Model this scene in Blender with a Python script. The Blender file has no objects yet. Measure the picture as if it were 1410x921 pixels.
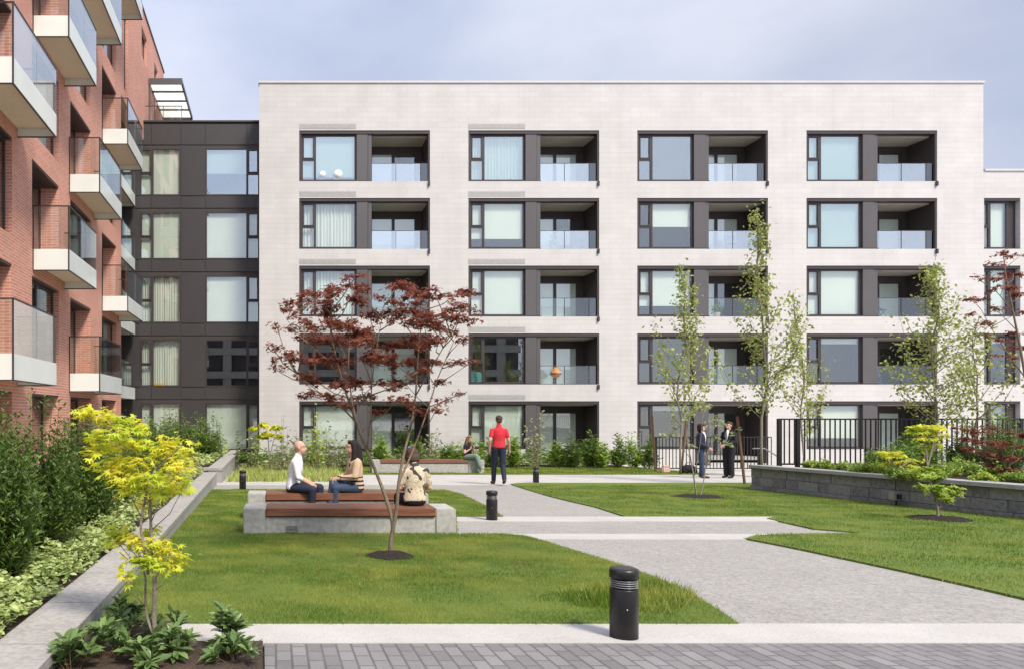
import bpy, bmesh, math, random
import numpy as np
from mathutils import Vector, Matrix
R = math.radians
random.seed(7); RNG = np.random.default_rng(7)
scene = bpy.context.scene
C = bpy.data.collections.new('courtyard'); scene.collection.children.link(C)
EYE = 2.4; F = 1000.0; CX = 380.0; CY = 570.0

# ---------- ground and photo geometry ----------
def depth(d):
    return 1.32 + .032*d if d < 22 else 2.024 + .0225*(min(d, 60)-22)
def zg(d): return EYE - depth(d)
def P(px, py, d): return Vector(((px-CX)/F*d, d, EYE-(py-CY)/F*d))
def G(px, py):
    k = (py-CY)/F
    d = 1.32/(k-.032)
    if d > 22: d = 1.529/(k-.0225)
    return ((px-CX)/F*d, d)

# ---------- materials ----------
MATS = {}
def newmat(name):
    m = bpy.data.materials.new(name); m.use_nodes = True
    nt = m.node_tree; nt.nodes.clear()
    out = nt.nodes.new('ShaderNodeOutputMaterial')
    MATS[name] = m
    return m, nt, out
def nd(nt, t, **kw):
    n = nt.nodes.new(t)
    for k, v in kw.items():
        if k in n.inputs.keys(): n.inputs[k].default_value = v
        else: setattr(n, k, v)
    return n
def ramp(nt, fac, stops):
    r = nt.nodes.new('ShaderNodeValToRGB'); el = r.color_ramp.elements
    while len(el) < len(stops): el.new(.5)
    for e, (p, c) in zip(el, stops): e.position = p; e.color = (*c, 1)
    nt.links.new(fac, r.inputs[0]); return r.outputs[0]
def objco(nt): return nt.nodes.new('ShaderNodeTexCoord').outputs['Object']
def geopos(nt): return nt.nodes.new('ShaderNodeNewGeometry').outputs['Position']
def noise(nt, vec, scale, detail=3, rough=.55):
    n = nd(nt, 'ShaderNodeTexNoise'); n.inputs['Scale'].default_value = scale
    n.inputs['Detail'].default_value = detail; n.inputs['Roughness'].default_value = rough
    nt.links.new(vec, n.inputs['Vector']); return n.outputs['Fac']
def mixc(nt, fac, a, b, mode='MIX'):
    m = nt.nodes.new('ShaderNodeMix'); m.data_type = 'RGBA'; m.blend_type = mode
    for s, v in ((0, fac), (6, a), (7, b)):
        if hasattr(v, 'is_linked'): nt.links.new(v, m.inputs[s])
        else: m.inputs[s].default_value = v if s == 0 else (*v, 1)
    return m.outputs[2]
def bump(nt, h, strength=.3, dist=.01):
    b = nt.nodes.new('ShaderNodeBump'); b.inputs['Strength'].default_value = strength
    b.inputs['Distance'].default_value = dist; nt.links.new(h, b.inputs['Height']); return b.outputs[0]
def princ(nt, out, col, rough=.6, metal=0, normal=None, spec=.5):
    p = nt.nodes.new('ShaderNodeBsdfPrincipled')
    if hasattr(col, 'is_linked'): nt.links.new(col, p.inputs['Base Color'])
    else: p.inputs['Base Color'].default_value = (*col, 1)
    p.inputs['Roughness'].default_value = rough; p.inputs['Metallic'].default_value = metal
    p.inputs['Specular IOR Level'].default_value = spec
    if normal is not None: nt.links.new(normal, p.inputs['Normal'])
    nt.links.new(p.outputs[0], out.inputs[0]); return p
def mottled(name, a, b, scale=6, rough=.8, bs=.2, bd=.004, fine=60, metal=0, spec=.4):
    m, nt, out = newmat(name); g = geopos(nt)
    n1 = noise(nt, g, scale, 5); n2 = noise(nt, g, fine, 3)
    c = ramp(nt, n1, [(.3, a), (.7, b)])
    c = mixc(nt, .35, c, ramp(nt, n2, [(.35, tuple(x*.7 for x in a)), (.65, tuple(min(1, x*1.2) for x in b))]))
    princ(nt, out, c, rough, metal, bump(nt, n2, bs, bd), spec); return m

def brickmat(name, c1, c2, mortar, bw, bh, ms, rough=.85, big=.0, bs=.3, local=False):
    m, nt, out = newmat(name)
    geo = nt.nodes.new('ShaderNodeNewGeometry')
    sp = nd(nt, 'ShaderNodeSeparateXYZ'); nt.links.new(geo.outputs['Position'], sp.inputs[0])
    sn = nd(nt, 'ShaderNodeSeparateXYZ'); nt.links.new(geo.outputs['True Normal'], sn.inputs[0])
    ab = nd(nt, 'ShaderNodeMath', operation='ABSOLUTE'); nt.links.new(sn.outputs[0], ab.inputs[0])
    gt = nd(nt, 'ShaderNodeMath', operation='GREATER_THAN'); nt.links.new(ab.outputs[0], gt.inputs[0]); gt.inputs[1].default_value = .5
    mx = nd(nt, 'ShaderNodeMix'); nt.links.new(gt.outputs[0], mx.inputs[0]); nt.links.new(sp.outputs[0], mx.inputs[2]); nt.links.new(sp.outputs[1], mx.inputs[3])
    cb = nd(nt, 'ShaderNodeCombineXYZ'); nt.links.new(mx.outputs[0], cb.inputs[0]); nt.links.new(sp.outputs[2], cb.inputs[1])
    bt = nd(nt, 'ShaderNodeTexBrick'); nt.links.new(cb.outputs[0], bt.inputs['Vector'])
    bt.inputs['Color1'].default_value = (*c1, 1); bt.inputs['Color2'].default_value = (*c2, 1); bt.inputs['Mortar'].default_value = (*mortar, 1)
    bt.inputs['Scale'].default_value = 1; bt.inputs['Brick Width'].default_value = bw; bt.inputs['Row Height'].default_value = bh
    bt.inputs['Mortar Size'].default_value = ms; bt.inputs['Mortar Smooth'].default_value = .2; bt.inputs['Bias'].default_value = 0
    n = noise(nt, geo.outputs['Position'], .9, 5); n2 = noise(nt, geo.outputs['Position'], 25, 3)
    mv = nd(nt, 'ShaderNodeMapping'); mv.inputs['Scale'].default_value = (2.2, 2.2, .12); nt.links.new(geo.outputs['Position'], mv.inputs[0])
    nv = noise(nt, mv.outputs[0], 1, 6, .65)
    bcol = mixc(nt, .17, bt.outputs['Color'], ramp(nt, nv, [(.32, tuple(x*.62 for x in c1)), (.6, c1)]))
    c = mixc(nt, .22, bcol, ramp(nt, n, [(.3, tuple(x*.75 for x in c1)), (.7, tuple(min(1, x*1.1) for x in c2))]))
    inv = nd(nt, 'ShaderNodeMath', operation='SUBTRACT'); inv.inputs[0].default_value = 1; nt.links.new(bt.outputs['Fac'], inv.inputs[1])
    princ(nt, out, c, rough, 0, bump(nt, inv.outputs[0], bs, .006), .3)
    return m

brickmat('white_brick', (.495,.474,.458), (.535,.514,.498), (.44,.42,.404), .92, .23, .011, bs=.15)
brickmat('red_brick', (.47,.178,.122), (.59,.27,.195), (.63,.48,.41), .30, .078, .012)
mottled('cap_metal', (.47,.45,.43), (.52,.50,.48), 3, .5)
mottled('dark_metal', (.040,.031,.032), (.048,.038,.039), 1.2, .42, .02)
mottled('clad_metal', (.040,.036,.036), (.052,.047,.046), .8, .42, .02)
mottled('panel_metal', (.080,.073,.074), (.096,.088,.088), .8, .38, .02)
mottled('loggia_wall', (.040,.032,.030), (.050,.041,.038), 2, .6)
mottled('soffit', (.34,.31,.27), (.40,.37,.32), 2, .8)
mottled('balcony_soffit', (.72,.61,.49), (.78,.67,.55), 2, .8)
mottled('slab_concrete', (.42,.40,.37), (.48,.46,.43), 3, .9)
mottled('room_wall', (.30,.29,.26), (.36,.35,.31), .6, .9)
mottled('grey_vent', (.33,.32,.31), (.40,.39,.38), 5, .5)
mottled('concrete', (.30,.29,.268), (.43,.415,.385), 2.2, .85, .2, .002, 14)
mottled('concrete_walk', (.37,.352,.325), (.48,.46,.43), 1.9, .85, .15, .002, 90)
mottled('concrete_wall', (.27,.255,.232), (.37,.352,.325), 2.0, .9, .3, .003, 22)
def _block():
    m, nt, out = newmat('block_stone'); geo = nt.nodes.new('ShaderNodeNewGeometry')
    c = ramp(nt, geo.outputs['Random Per Island'], [(0,(.13,.13,.135)),(.5,(.20,.198,.20)),(1,(.27,.265,.262))])
    n = noise(nt, geo.outputs['Position'], 16, 5); n2 = noise(nt, geo.outputs['Position'], 5, 4)
    c = mixc(nt, .45, c, ramp(nt, n, [(.3,(.09,.09,.092)),(.7,(.30,.295,.29))]))
    princ(nt, out, c, .95, 0, bump(nt, n, .8, .02), .2)
_block()
mottled('block_cap', (.27,.262,.255), (.36,.35,.34), 4, .9, .4, .004, 40)
mottled('soil', (.035,.022,.015), (.085,.058,.04), 9, 1, .9, .03, 45)
mottled('mulch', (.012,.009,.008), (.035,.024,.018), 20, 1, .9, .03, 70)
mottled('terrace', (.42,.40,.37), (.50,.48,.45), 1, .9)
mottled('black_metal', (.012,.011,.011), (.018,.017,.017), 4, .38, .03)
mottled('bark_red', (.13,.095,.065), (.23,.18,.125), 14, .9, .6, .004, 60)
mottled('bark_grey', (.16,.13,.10), (.30,.26,.205), 14, .9, .6, .004, 60)
mottled('stake_wood', (.12,.062,.033), (.20,.11,.06), 8, .8)
mottled('steel', (.3,.3,.3), (.36,.36,.36), 4, .4, metal=.6)

def _gravel():
    m, nt, out = newmat('gravel'); g = geopos(nt)
    v = nd(nt, 'ShaderNodeTexVoronoi'); v.inputs['Scale'].default_value = 55; nt.links.new(g, v.inputs['Vector'])
    n = noise(nt, g, 1.2, 4); n3 = noise(nt, g, 14, 4)
    c = ramp(nt, v.outputs['Color'], [(.1, (0.170,0.162,0.149)), (.5, (0.309,0.295,0.271)), (.95, (0.422,0.402,0.370))])
    c = mixc(nt, .4, c, ramp(nt, n, [(.3, (0.242,0.230,0.211)), (.7, (0.345,0.328,0.302))]))
    c = mixc(nt, .25, c, ramp(nt, n3, [(.35, (0.196,0.185,0.169)), (.65, (0.391,0.372,0.344))]))
    princ(nt, out, c, .95, 0, bump(nt, v.outputs['Distance'], .5, .006), .2)
_gravel()
def _pavers():
    m, nt, out = newmat('pavers'); g = geopos(nt)
    sp = nd(nt, 'ShaderNodeSeparateXYZ'); nt.links.new(g, sp.inputs[0])
    cb = nd(nt, 'ShaderNodeCombineXYZ'); nt.links.new(sp.outputs[1], cb.inputs[0]); nt.links.new(sp.outputs[0], cb.inputs[1])
    bt = nd(nt, 'ShaderNodeTexBrick'); nt.links.new(cb.outputs[0], bt.inputs['Vector'])
    bt.inputs['Color1'].default_value = (.115,.108,.104,1); bt.inputs['Color2'].default_value = (.24,.23,.222,1); bt.inputs['Mortar'].default_value = (.02,.018,.017,1)
    bt.inputs['Scale'].default_value = 1; bt.inputs['Brick Width'].default_value = .19; bt.inputs['Row Height'].default_value = .095
    bt.inputs['Mortar Size'].default_value = .0075; bt.inputs['Mortar Smooth'].default_value = .1; bt.inputs['Bias'].default_value = 0
    n = noise(nt, g, 60, 3); n2 = noise(nt, g, 2, 3)
    c = mixc(nt, .25, bt.outputs['Color'], ramp(nt, n, [(.3, (.12,.115,.115)), (.7, (.30,.285,.28))]))
    c = mixc(nt, .3, c, ramp(nt, n2, [(.3, (.16,.15,.15)), (.7, (.26,.25,.25))]))
    inv = nd(nt, 'ShaderNodeMath', operation='SUBTRACT'); inv.inputs[0].default_value = 1; nt.links.new(bt.outputs['Fac'], inv.inputs[1])
    princ(nt, out, c, .8, 0, bump(nt, inv.outputs[0], .5, .006), .35)
_pavers()
def _wood():
    m, nt, out = newmat('bench_wood'); g = objco(nt)
    mp = nd(nt, 'ShaderNodeMapping'); mp.inputs['Scale'].default_value = (.8, 12, 14); nt.links.new(g, mp.inputs[0])
    n = noise(nt, mp.outputs[0], 3, 5)
    c = ramp(nt, n, [(.3, (.13,.050,.028)), (.55, (.20,.082,.048)), (.75, (.26,.115,.07))])
    princ(nt, out, c, .5, 0, bump(nt, n, .2, .003), .4)
_wood()
def leafmat(name, cols, trans=.35, rough=.5, var=None):
    m, nt, out = newmat(name)
    geo = nt.nodes.new('ShaderNodeNewGeometry')
    k = len(cols)
    c = ramp(nt, geo.outputs['Random Per Island'], [(i/(k-1) if k > 1 else 0, col) for i, col in enumerate(cols)])
    if var:
        n = noise(nt, geo.outputs['Position'], var[0], 2)
        f = nd(nt, 'ShaderNodeMapRange'); f.inputs[1].default_value = .42; f.inputs[2].default_value = .62; nt.links.new(n, f.inputs[0])
        ff = nd(nt, 'ShaderNodeMath', operation='MULTIPLY'); ff.inputs[1].default_value = var[2]; nt.links.new(f.outputs[0], ff.inputs[0])
        c = mixc(nt, ff.outputs[0], c, var[1])
    p = nt.nodes.new('ShaderNodeBsdfPrincipled'); nt.links.new(c, p.inputs['Base Color']); p.inputs['Roughness'].default_value = rough
    p.inputs['Specular IOR Level'].default_value = .35
    t = nt.nodes.new('ShaderNodeBsdfTranslucent'); nt.links.new(c, t.inputs['Color'])
    ms = nt.nodes.new('ShaderNodeMixShader'); ms.inputs[0].default_value = trans
    nt.links.new(p.outputs[0], ms.inputs[1]); nt.links.new(t.outputs[0], ms.inputs[2]); nt.links.new(ms.outputs[0], out.inputs[0])
leafmat('leaf_red', [(.14,.040,.030), (.22,.062,.042), (.33,.105,.062), (.19,.075,.045)], .45, .5)
leafmat('leaf_gold', [(.84,.74,.06), (.90,.84,.12), (.74,.74,.07), (.88,.78,.09), (.62,.70,.06), (.84,.56,.10)], .5, .5, (5, (.50,.64,.06), .75))
leafmat('leaf_lime', [(.28,.40,.05), (.38,.50,.08), (.50,.56,.08)], .4)
leafmat('leaf_birch', [(.30,.36,.08), (.40,.44,.12), (.22,.28,.06), (.52,.53,.20)], .4, .4)
leafmat('leaf_laurel', [(.08,.15,.02), (.13,.22,.03), (.21,.30,.05), (.09,.16,.025)], .3, .35)
leafmat('leaf_fresh', [(.17,.29,.03), (.26,.38,.05), (.36,.46,.08)], .35, .4)
leafmat('leaf_yew', [(.045,.085,.018), (.08,.14,.025), (.14,.21,.035), (.055,.10,.02)], .25, .5)
leafmat('leaf_yew_bright', [(.08,.15,.02), (.14,.24,.03), (.22,.33,.05)], .25, .5)
leafmat('leaf_cover', [(.24,.33,.08), (.38,.46,.14), (.54,.60,.26), (.14,.22,.05)], .3, .4)
leafmat('leaf_rhodo', [(.09,.15,.045), (.13,.21,.065), (.22,.31,.11), (.10,.17,.05)], .25, .3)
leafmat('leaf_pale', [(.34,.36,.20), (.26,.30,.12), (.42,.42,.26), (.20,.26,.08)], .4, .5)
leafmat('leaf_grassy', [(.30,.38,.08), (.40,.46,.12), (.50,.52,.18), (.25,.32,.07)], .35, .5)
leafmat('grass_blade', [(.072,.155,.010), (.115,.21,.014), (.175,.265,.024), (.09,.175,.012), (.10,.19,.012), (.12,.21,.015), (.08,.16,.01), (.42,.37,.16)], .4, .5, (1.5, (.34,.36,.07), .9))
mottled('lawn_base', (.080,.130,.018), (.13,.18,.03), 2.2, 1, .8, .02, 55)

def plain(name, col, rough=.8, spec=.3): 
    m, nt, out = newmat(name); g = objco(nt); n = noise(nt, g, 30, 3)
    c = ramp(nt, n, [(.3, tuple(x*.85 for x in col)), (.7, tuple(min(1, x*1.12) for x in col))])
    princ(nt, out, c, rough, 0, bump(nt, noise(nt, g, 9, 3), .35, .02), spec)
for n_, c_ in dict(skin=(.56,.33,.24), skin_tan=(.48,.27,.185), hair_dark=(.018,.012,.011), hair_brown=(.07,.04,.028), hair_light=(.20,.11,.06),
        shirt_white=(.72,.72,.76), shirt_red=(.55,.03,.045), jeans=(.035,.055,.10), navy=(.02,.024,.045), black_cloth=(.012,.012,.014),
        suit=(.016,.016,.02), green_cloth=(.17,.23,.19), tie=(.02,.025,.06), shoe_brown=(.10,.05,.03), shoe_dark=(.02,.02,.02), shoe_pale=(.45,.35,.28),
        eye_white=(.7,.7,.7), iris=(.03,.02,.015), lip=(.42,.16,.13), teal=(.10,.36,.38), orange=(.75,.22,.03), blue_paint=(.05,.12,.22), white_paint=(.78,.76,.72),
        yellow_paint=(.7,.45,.03), clip_blue=(.15,.32,.55), pink_paint=(.62,.42,.36)).items():
    plain(n_, c_, .55 if 'skin' in n_ else .8)
def _cardigan():
    m, nt, out = newmat('cardigan'); g = objco(nt)
    sp = nd(nt, 'ShaderNodeSeparateXYZ'); nt.links.new(g, sp.inputs[0])
    w = nd(nt, 'ShaderNodeMath', operation='PINGPONG'); w.inputs[1].default_value = .035; nt.links.new(sp.outputs[2], w.inputs[0])
    a = nd(nt, 'ShaderNodeMath', operation='GREATER_THAN'); a.inputs[1].default_value = .019; nt.links.new(w.outputs[0], a.inputs[0])
    lo = nd(nt, 'ShaderNodeMath', operation='LESS_THAN'); lo.inputs[1].default_value = .74; nt.links.new(sp.outputs[2], lo.inputs[0])
    mu = nd(nt, 'ShaderNodeMath', operation='MULTIPLY'); nt.links.new(a.outputs[0], mu.inputs[0]); nt.links.new(lo.outputs[0], mu.inputs[1])
    princ(nt, out, mixc(nt, mu.outputs[0], (.50,.36,.24), (.03,.022,.02)), .9, 0, bump(nt, noise(nt, g, 12, 3), .4, .02), .2)
_cardigan()
def _camo():
    m, nt, out = newmat('leaf_print'); g = objco(nt)
    n = noise(nt, g, 13, 1, .3)
    c = ramp(nt, n, [(.0, (.05,.045,.04)), (.41, (.06,.055,.05)), (.43, (.52,.43,.30)), (.55, (.60,.52,.39)), (.57, (.34,.27,.19)), (.62, (.6,.5,.36))])
    princ(nt, out, c, .85, 0, bump(nt, noise(nt, g, 9, 3), .4, .02), .2)
_camo()

def glassmat(name, tint, refl, rough=0.0):
    m, nt, out = newmat(name)
    t = nd(nt, 'ShaderNodeBsdfTransparent'); t.inputs[0].default_value = (*tint, 1)
    g = nd(nt, 'ShaderNodeBsdfGlossy'); g.inputs['Roughness'].default_value = rough; g.inputs[0].default_value = (.93,.97,1,1)
    ge = nt.nodes.new('ShaderNodeNewGeometry')     # Schlick reflectance, the same on both faces of the pane
    dt = nd(nt, 'ShaderNodeVectorMath', operation='DOT_PRODUCT'); nt.links.new(ge.outputs['Normal'], dt.inputs[0]); nt.links.new(ge.outputs['Incoming'], dt.inputs[1])
    ab = nd(nt, 'ShaderNodeMath', operation='ABSOLUTE'); nt.links.new(dt.outputs['Value'], ab.inputs[0])
    om = nd(nt, 'ShaderNodeMath', operation='SUBTRACT'); om.inputs[0].default_value = 1; nt.links.new(ab.outputs[0], om.inputs[1])
    pw_ = nd(nt, 'ShaderNodeMath', operation='POWER'); nt.links.new(om.outputs[0], pw_.inputs[0]); pw_.inputs[1].default_value = 5
    mr = nd(nt, 'ShaderNodeMapRange'); mr.inputs[3].default_value = refl; mr.inputs[4].default_value = 1; nt.links.new(pw_.outputs[0], mr.inputs[0])
    ms = nd(nt, 'ShaderNodeMixShader'); nt.links.new(mr.outputs[0], ms.inputs[0]); nt.links.new(t.outputs[0], ms.inputs[1]); nt.links.new(g.outputs[0], ms.inputs[2])
    nt.links.new(ms.outputs[0], out.inputs[0])
glassmat('window_glass', (.945,.965,.95), .13)
glassmat('coated_glass', (.86,.93,.91), .30)
glassmat('bright_glass', (.92,.95,.93), .38)
glassmat('rail_glass', (.95,.98,.96), .08)
glassmat('lens_glass', (.45,.45,.45), .15)
def _frost():
    m, nt, out = newmat('frosted_glass'); g = geopos(nt)
    c = ramp(nt, noise(nt, g, .8, 2), [(.3, (.80,.84,.80)), (.7, (.87,.90,.86))])
    p = nt.nodes.new('ShaderNodeBsdfPrincipled'); nt.links.new(c, p.inputs['Base Color']); p.inputs['Roughness'].default_value = .12
    t = nt.nodes.new('ShaderNodeBsdfTranslucent'); nt.links.new(c, t.inputs[0])
    ms = nt.nodes.new('ShaderNodeMixShader'); ms.inputs[0].default_value = .25
    nt.links.new(p.outputs[0], ms.inputs[1]); nt.links.new(t.outputs[0], ms.inputs[2]); nt.links.new(ms.outputs[0], out.inputs[0])
_frost()
def _opal():
    m, nt, out = newmat('opal_glass'); g = geopos(nt)
    c = ramp(nt, noise(nt, g, .8, 2), [(.3, (.90,.92,.90)), (.7, (.95,.96,.95))])
    p = nt.nodes.new('ShaderNodeBsdfPrincipled'); nt.links.new(c, p.inputs['Base Color']); p.inputs['Roughness'].default_value = .15
    t = nt.nodes.new('ShaderNodeBsdfTranslucent'); nt.links.new(c, t.inputs[0])
    ms = nt.nodes.new('ShaderNodeMixShader'); ms.inputs[0].default_value = .8
    nt.links.new(p.outputs[0], ms.inputs[1]); nt.links.new(t.outputs[0], ms.inputs[2]); nt.links.new(ms.outputs[0], out.inputs[0])
_opal()
def _curtain():
    m, nt, out = newmat('curtain'); g = geopos(nt)
    mp = nd(nt, 'ShaderNodeMapping'); mp.inputs['Scale'].default_value = (9, 9, .2); nt.links.new(g, mp.inputs[0])
    n = noise(nt, mp.outputs[0], 1, 3)
    princ(nt, out, ramp(nt, n, [(.25, (.52,.55,.49)), (.75, (.70,.73,.67))]), .9, 0, bump(nt, n, .6, .03), .1)
_curtain()
mottled('door_blind', (.80,.83,.77), (.86,.88,.83), .7, .8, .02)
mottled('blind', (.60,.63,.56), (.70,.73,.66), .7, .8, .02)

# ---------- mesh builders ----------
def mesh_obj(name, V, Fc, mat, parent=None, smooth=False, origin=None):
    me = bpy.data.meshes.new(name)
    if origin is not None:
        ox, oy, oz = origin; V = [(v[0]-ox, v[1]-oy, v[2]-oz) for v in V]
    me.from_pydata(V, [], Fc); me.update()
    if smooth: me.polygons.foreach_set('use_smooth', [True]*len(me.polygons))
    if mat: me.materials.append(MATS[mat])
    o = bpy.data.objects.new(name, me); C.objects.link(o)
    if parent: o.parent = parent
    return o
class MB:
    def __init__(s): s.V = []; s.F = []
    def add(s, V, F):
        b = len(s.V); s.V += [tuple(v) for v in V]; s.F += [tuple(i+b for i in f) for f in F]; return s
    def box(s, x0, x1, y0, y1, z0, z1):
        if x1 < x0: x0, x1 = x1, x0
        if y1 < y0: y0, y1 = y1, y0
        if z1 < z0: z0, z1 = z1, z0
        return s.add([(x0,y0,z0),(x1,y0,z0),(x1,y1,z0),(x0,y1,z0),(x0,y0,z1),(x1,y0,z1),(x1,y1,z1),(x0,y1,z1)],
              [(0,3,2,1),(4,5,6,7),(0,1,5,4),(1,2,6,5),(2,3,7,6),(3,0,4,7)])
    def rbox(s, x0, x1, y0, y1, z0, z1, b=.01):
        bm = bmesh.new(); bmesh.ops.create_cube(bm, size=1)
        for v in bm.verts: v.co = Vector(((x0+x1)/2+v.co.x*(x1-x0), (y0+y1)/2+v.co.y*(y1-y0), (z0+z1)/2+v.co.z*(z1-z0)))
        bmesh.ops.bevel(bm, geom=bm.edges[:], offset=b, segments=2, affect='EDGES')
        return s.bm(bm)
    def bm(s, bm):
        bm.verts.index_update(); s.add([v.co[:] for v in bm.verts], [[v.index for v in f.verts] for f in bm.faces]); bm.free(); return s
    def tube(s, pts, rad, n=6, cap=True):
        pts = [Vector(p) for p in pts]; m = len(pts)
        if not isinstance(rad, (list, tuple)): rad = [rad]*m
        b = len(s.V); up = None
        for i, p in enumerate(pts):
            t = (pts[min(i+1, m-1)]-pts[max(i-1, 0)])
            t = t.normalized() if t.length > 1e-9 else Vector((0,0,1))
            if up is None: up = Vector((1,0,0)) if abs(t.x) < .8 else Vector((0,1,0))
            a = t.cross(up); a.normalize(); c = a.cross(t); up = c
            up = t.cross(a)*-1 if False else c
            for k in range(n):
                th = 2*math.pi*k/n; s.V.append(tuple(p+(a*math.cos(th)+c*math.sin(th))*rad[i]))
        for i in range(m-1):
            for k in range(n):
                s.F.append((b+i*n+k, b+i*n+(k+1) % n, b+(i+1)*n+(k+1) % n, b+(i+1)*n+k))
        if cap: s.F.append(tuple(b+k for k in range(n))[::-1]); s.F.append(tuple(b+(m-1)*n+k for k in range(n)))
        return s
    def lathe(s, prof, cx, cy, z0, n=28):
        b = len(s.V)
        for r, z in prof:
            for k in range(n):
                th = 2*math.pi*k/n; s.V.append((cx+r*math.cos(th), cy+r*math.sin(th), z0+z))
        for i in range(len(prof)-1):
            for k in range(n): s.F.append((b+i*n+k, b+i*n+(k+1) % n, b+(i+1)*n+(k+1) % n, b+(i+1)*n+k))
        s.F.append(tuple(b+k for k in range(n))[::-1]); s.F.append(tuple(b+(len(prof)-1)*n+k for k in range(n)))
        return s
    def ell(s, c, r, rot=None, seg=14, ring=9):
        bm = bmesh.new(); bmesh.ops.create_uvsphere(bm, u_segments=seg, v_segments=ring, radius=1)
        for v in bm.verts:
            q = Vector((v.co.x*r[0], v.co.y*r[1], v.co.z*r[2]))
            if rot: q = rot @ q
            v.co = q+Vector(c)
        return s.bm(bm)
    def cone(s, a, b, ra, rb, n=12):      # tapered capsule
        a = Vector(a); b = Vector(b); t = (b-a); L = t.length; t.normalize()
        pts = []; rad = []
        for k in range(5):
            th = math.pi/2*k/4; pts.append(a-t*ra*math.cos(th)); rad.append(max(ra*math.sin(th), .0005))
        for k in range(5):
            th = math.pi/2*k/4; pts.append(b+t*rb*math.sin(th)); rad.append(max(rb*math.cos(th), .0005))
        return s.tube(pts, rad, n)
    def build(s, name, mat, parent=None, smooth=False, origin=None):
        return mesh_obj(name, s.V, s.F, mat, parent, smooth, origin)

def tag(o, label=None, cat=None, group=None, kind=None):
    if label: o['label'] = label
    if cat: o['category'] = cat
    if group: o['group'] = group
    if kind: o['kind'] = kind
    return o
def empty(name, loc, label, cat, group=None):
    o = bpy.data.objects.new(name, None); C.objects.link(o); o.location = loc; o.empty_display_size = .2
    return tag(o, label, cat, group)
def copy_tree(o, parent=None):
    c = o.copy(); C.objects.link(c)
    if parent: c.parent = parent
    for ch in list(o.children): copy_tree(ch, c)
    return c

# ---------- sheets of the ground ----------
def sheet(name, pts, off, mat, skirt=0, zf=None, parent=None):
    zf = zf or zg
    bm = bmesh.new(); vs = [bm.verts.new((p[0], p[1], 0)) for p in pts]; bm.faces.new(vs)
    bm.normal_update(); bmesh.ops.triangulate(bm, faces=bm.faces[:], ngon_method='EAR_CLIP')
    for yy in (22.0, 60.0):
        bmesh.ops.bisect_plane(bm, geom=bm.verts[:]+bm.edges[:]+bm.faces[:], plane_co=(0, yy, 0), plane_no=(0, 1, 0))
    if skirt:
        be = [e for e in bm.edges if len(e.link_faces) == 1]
    for v in bm.verts: v.co.z = zf(v.co.y)+off
    if skirt:
        ex = bmesh.ops.extrude_edge_only(bm, edges=be)
        for v in [g for g in ex['geom'] if isinstance(g, bmesh.types.BMVert)]: v.co.z -= skirt
    bmesh.ops.recalc_face_normals(bm, faces=bm.faces[:])
    bm.normal_update()
    if sum(f.normal.z*f.calc_area() for f in bm.faces) < 0: bmesh.ops.reverse_faces(bm, faces=bm.faces[:])
    return MB().bm(bm).build(name, mat, parent)
def struct(o): o['kind'] = 'structure'; return o

def WX(d): return -1.13-.026*d       # right face of the long planter wall
struct(sheet('ground', [(-150,-60),(150,-60),(150,260),(-150,260)], -.05, 'terrace'))
struct(sheet('gravel_path', [(-2.2,5.0),(16,5.0),(16,26.5),(-2.2,26.5)], .0, 'gravel'))
def strip(name, pts): return struct(sheet(name, pts, .012, 'concrete_walk', .03))
strip('concrete_walkway', [G(250,860),(9,G(0,860)[1]),(9,G(0,887)[1]),G(248,887)])
strip('crossing_strip', [G(600,711.5),G(1090,711.5),G(1090,718),G(600,718)])
strip('crossing_strip', [G(640,735.5),G(1200,735.5),G(1200,743),G(640,743)])
strip('far_walkway', [(-2.0,G(0,653.5)[1]),(15.5,G(0,653.5)[1]),(15.5,G(0,667.5)[1]),(-1.7,G(0,667.5)[1])])
struct(sheet('paver_plaza', [(G(364,887)[0],G(0,887.3)[1]),(9,G(0,887.3)[1]),(9,2.2),(-.02,2.2)], .008, 'pavers', .03))
L1 = [(WX(5.13),5.13), G(250,860.5), G(1016,860.5), G(990,843), G(950,818), G(905,798), G(860,781), G(800,762), G(755,748), G(722,738.5), G(690,736), G(628,736.5),
      G(628,712), G(692,712), G(676,701), G(655,690), G(634,680), G(612,674.8), G(306,674.5), (WX(18.2),18.2)]
R2 = [G(702,666.5), G(715,665), G(1040,665), (14,G(0,665)[1]), (14,9), (14,4.9), G(1560,861), G(1410,826), G(1325,806), G(1240,787), G(1170,772), G(1105,758), G(1060,749), G(1026,742.5), G(1040,738.5), G(1085,736.3), G(1183,735.3),
      G(1183,734), G(1120,729), G(1085,721), G(1056,714.5), G(1075,711.5), G(860,711.5), G(820,698.5), G(785,690.5), G(755,683), G(722,673)]
L3 = [G(464,653.3), (15,G(0,653.3)[1]), (15,30.2), (3,30.2), (2.2,29.2)]
for pl, nm in ((L1,'near lawn'), (R2,'right lawn'), (L3,'far lawn')):
    struct(sheet('lawn', pl, .022, 'lawn_base', .05))
BED = [(WX(2.4),2.4), (WX(5.12),5.12), (G(250,862)[0]-.03,5.12), (G(250,887)[0]-.03,G(0,888)[1]), (G(362,888)[0],G(0,888)[1]), (-.05,2.4)]
struct(sheet('soil', BED, .03, 'soil', .06))
GB = [G(308,664), G(470,664), G(466,652), (2.3,29.2), (2.9,30.2), (15,30.2), (15,33.0), (-1.6,33.0), (-1.5,21.6)]
struct(sheet('soil', GB, .006, 'soil', .02))

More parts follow.
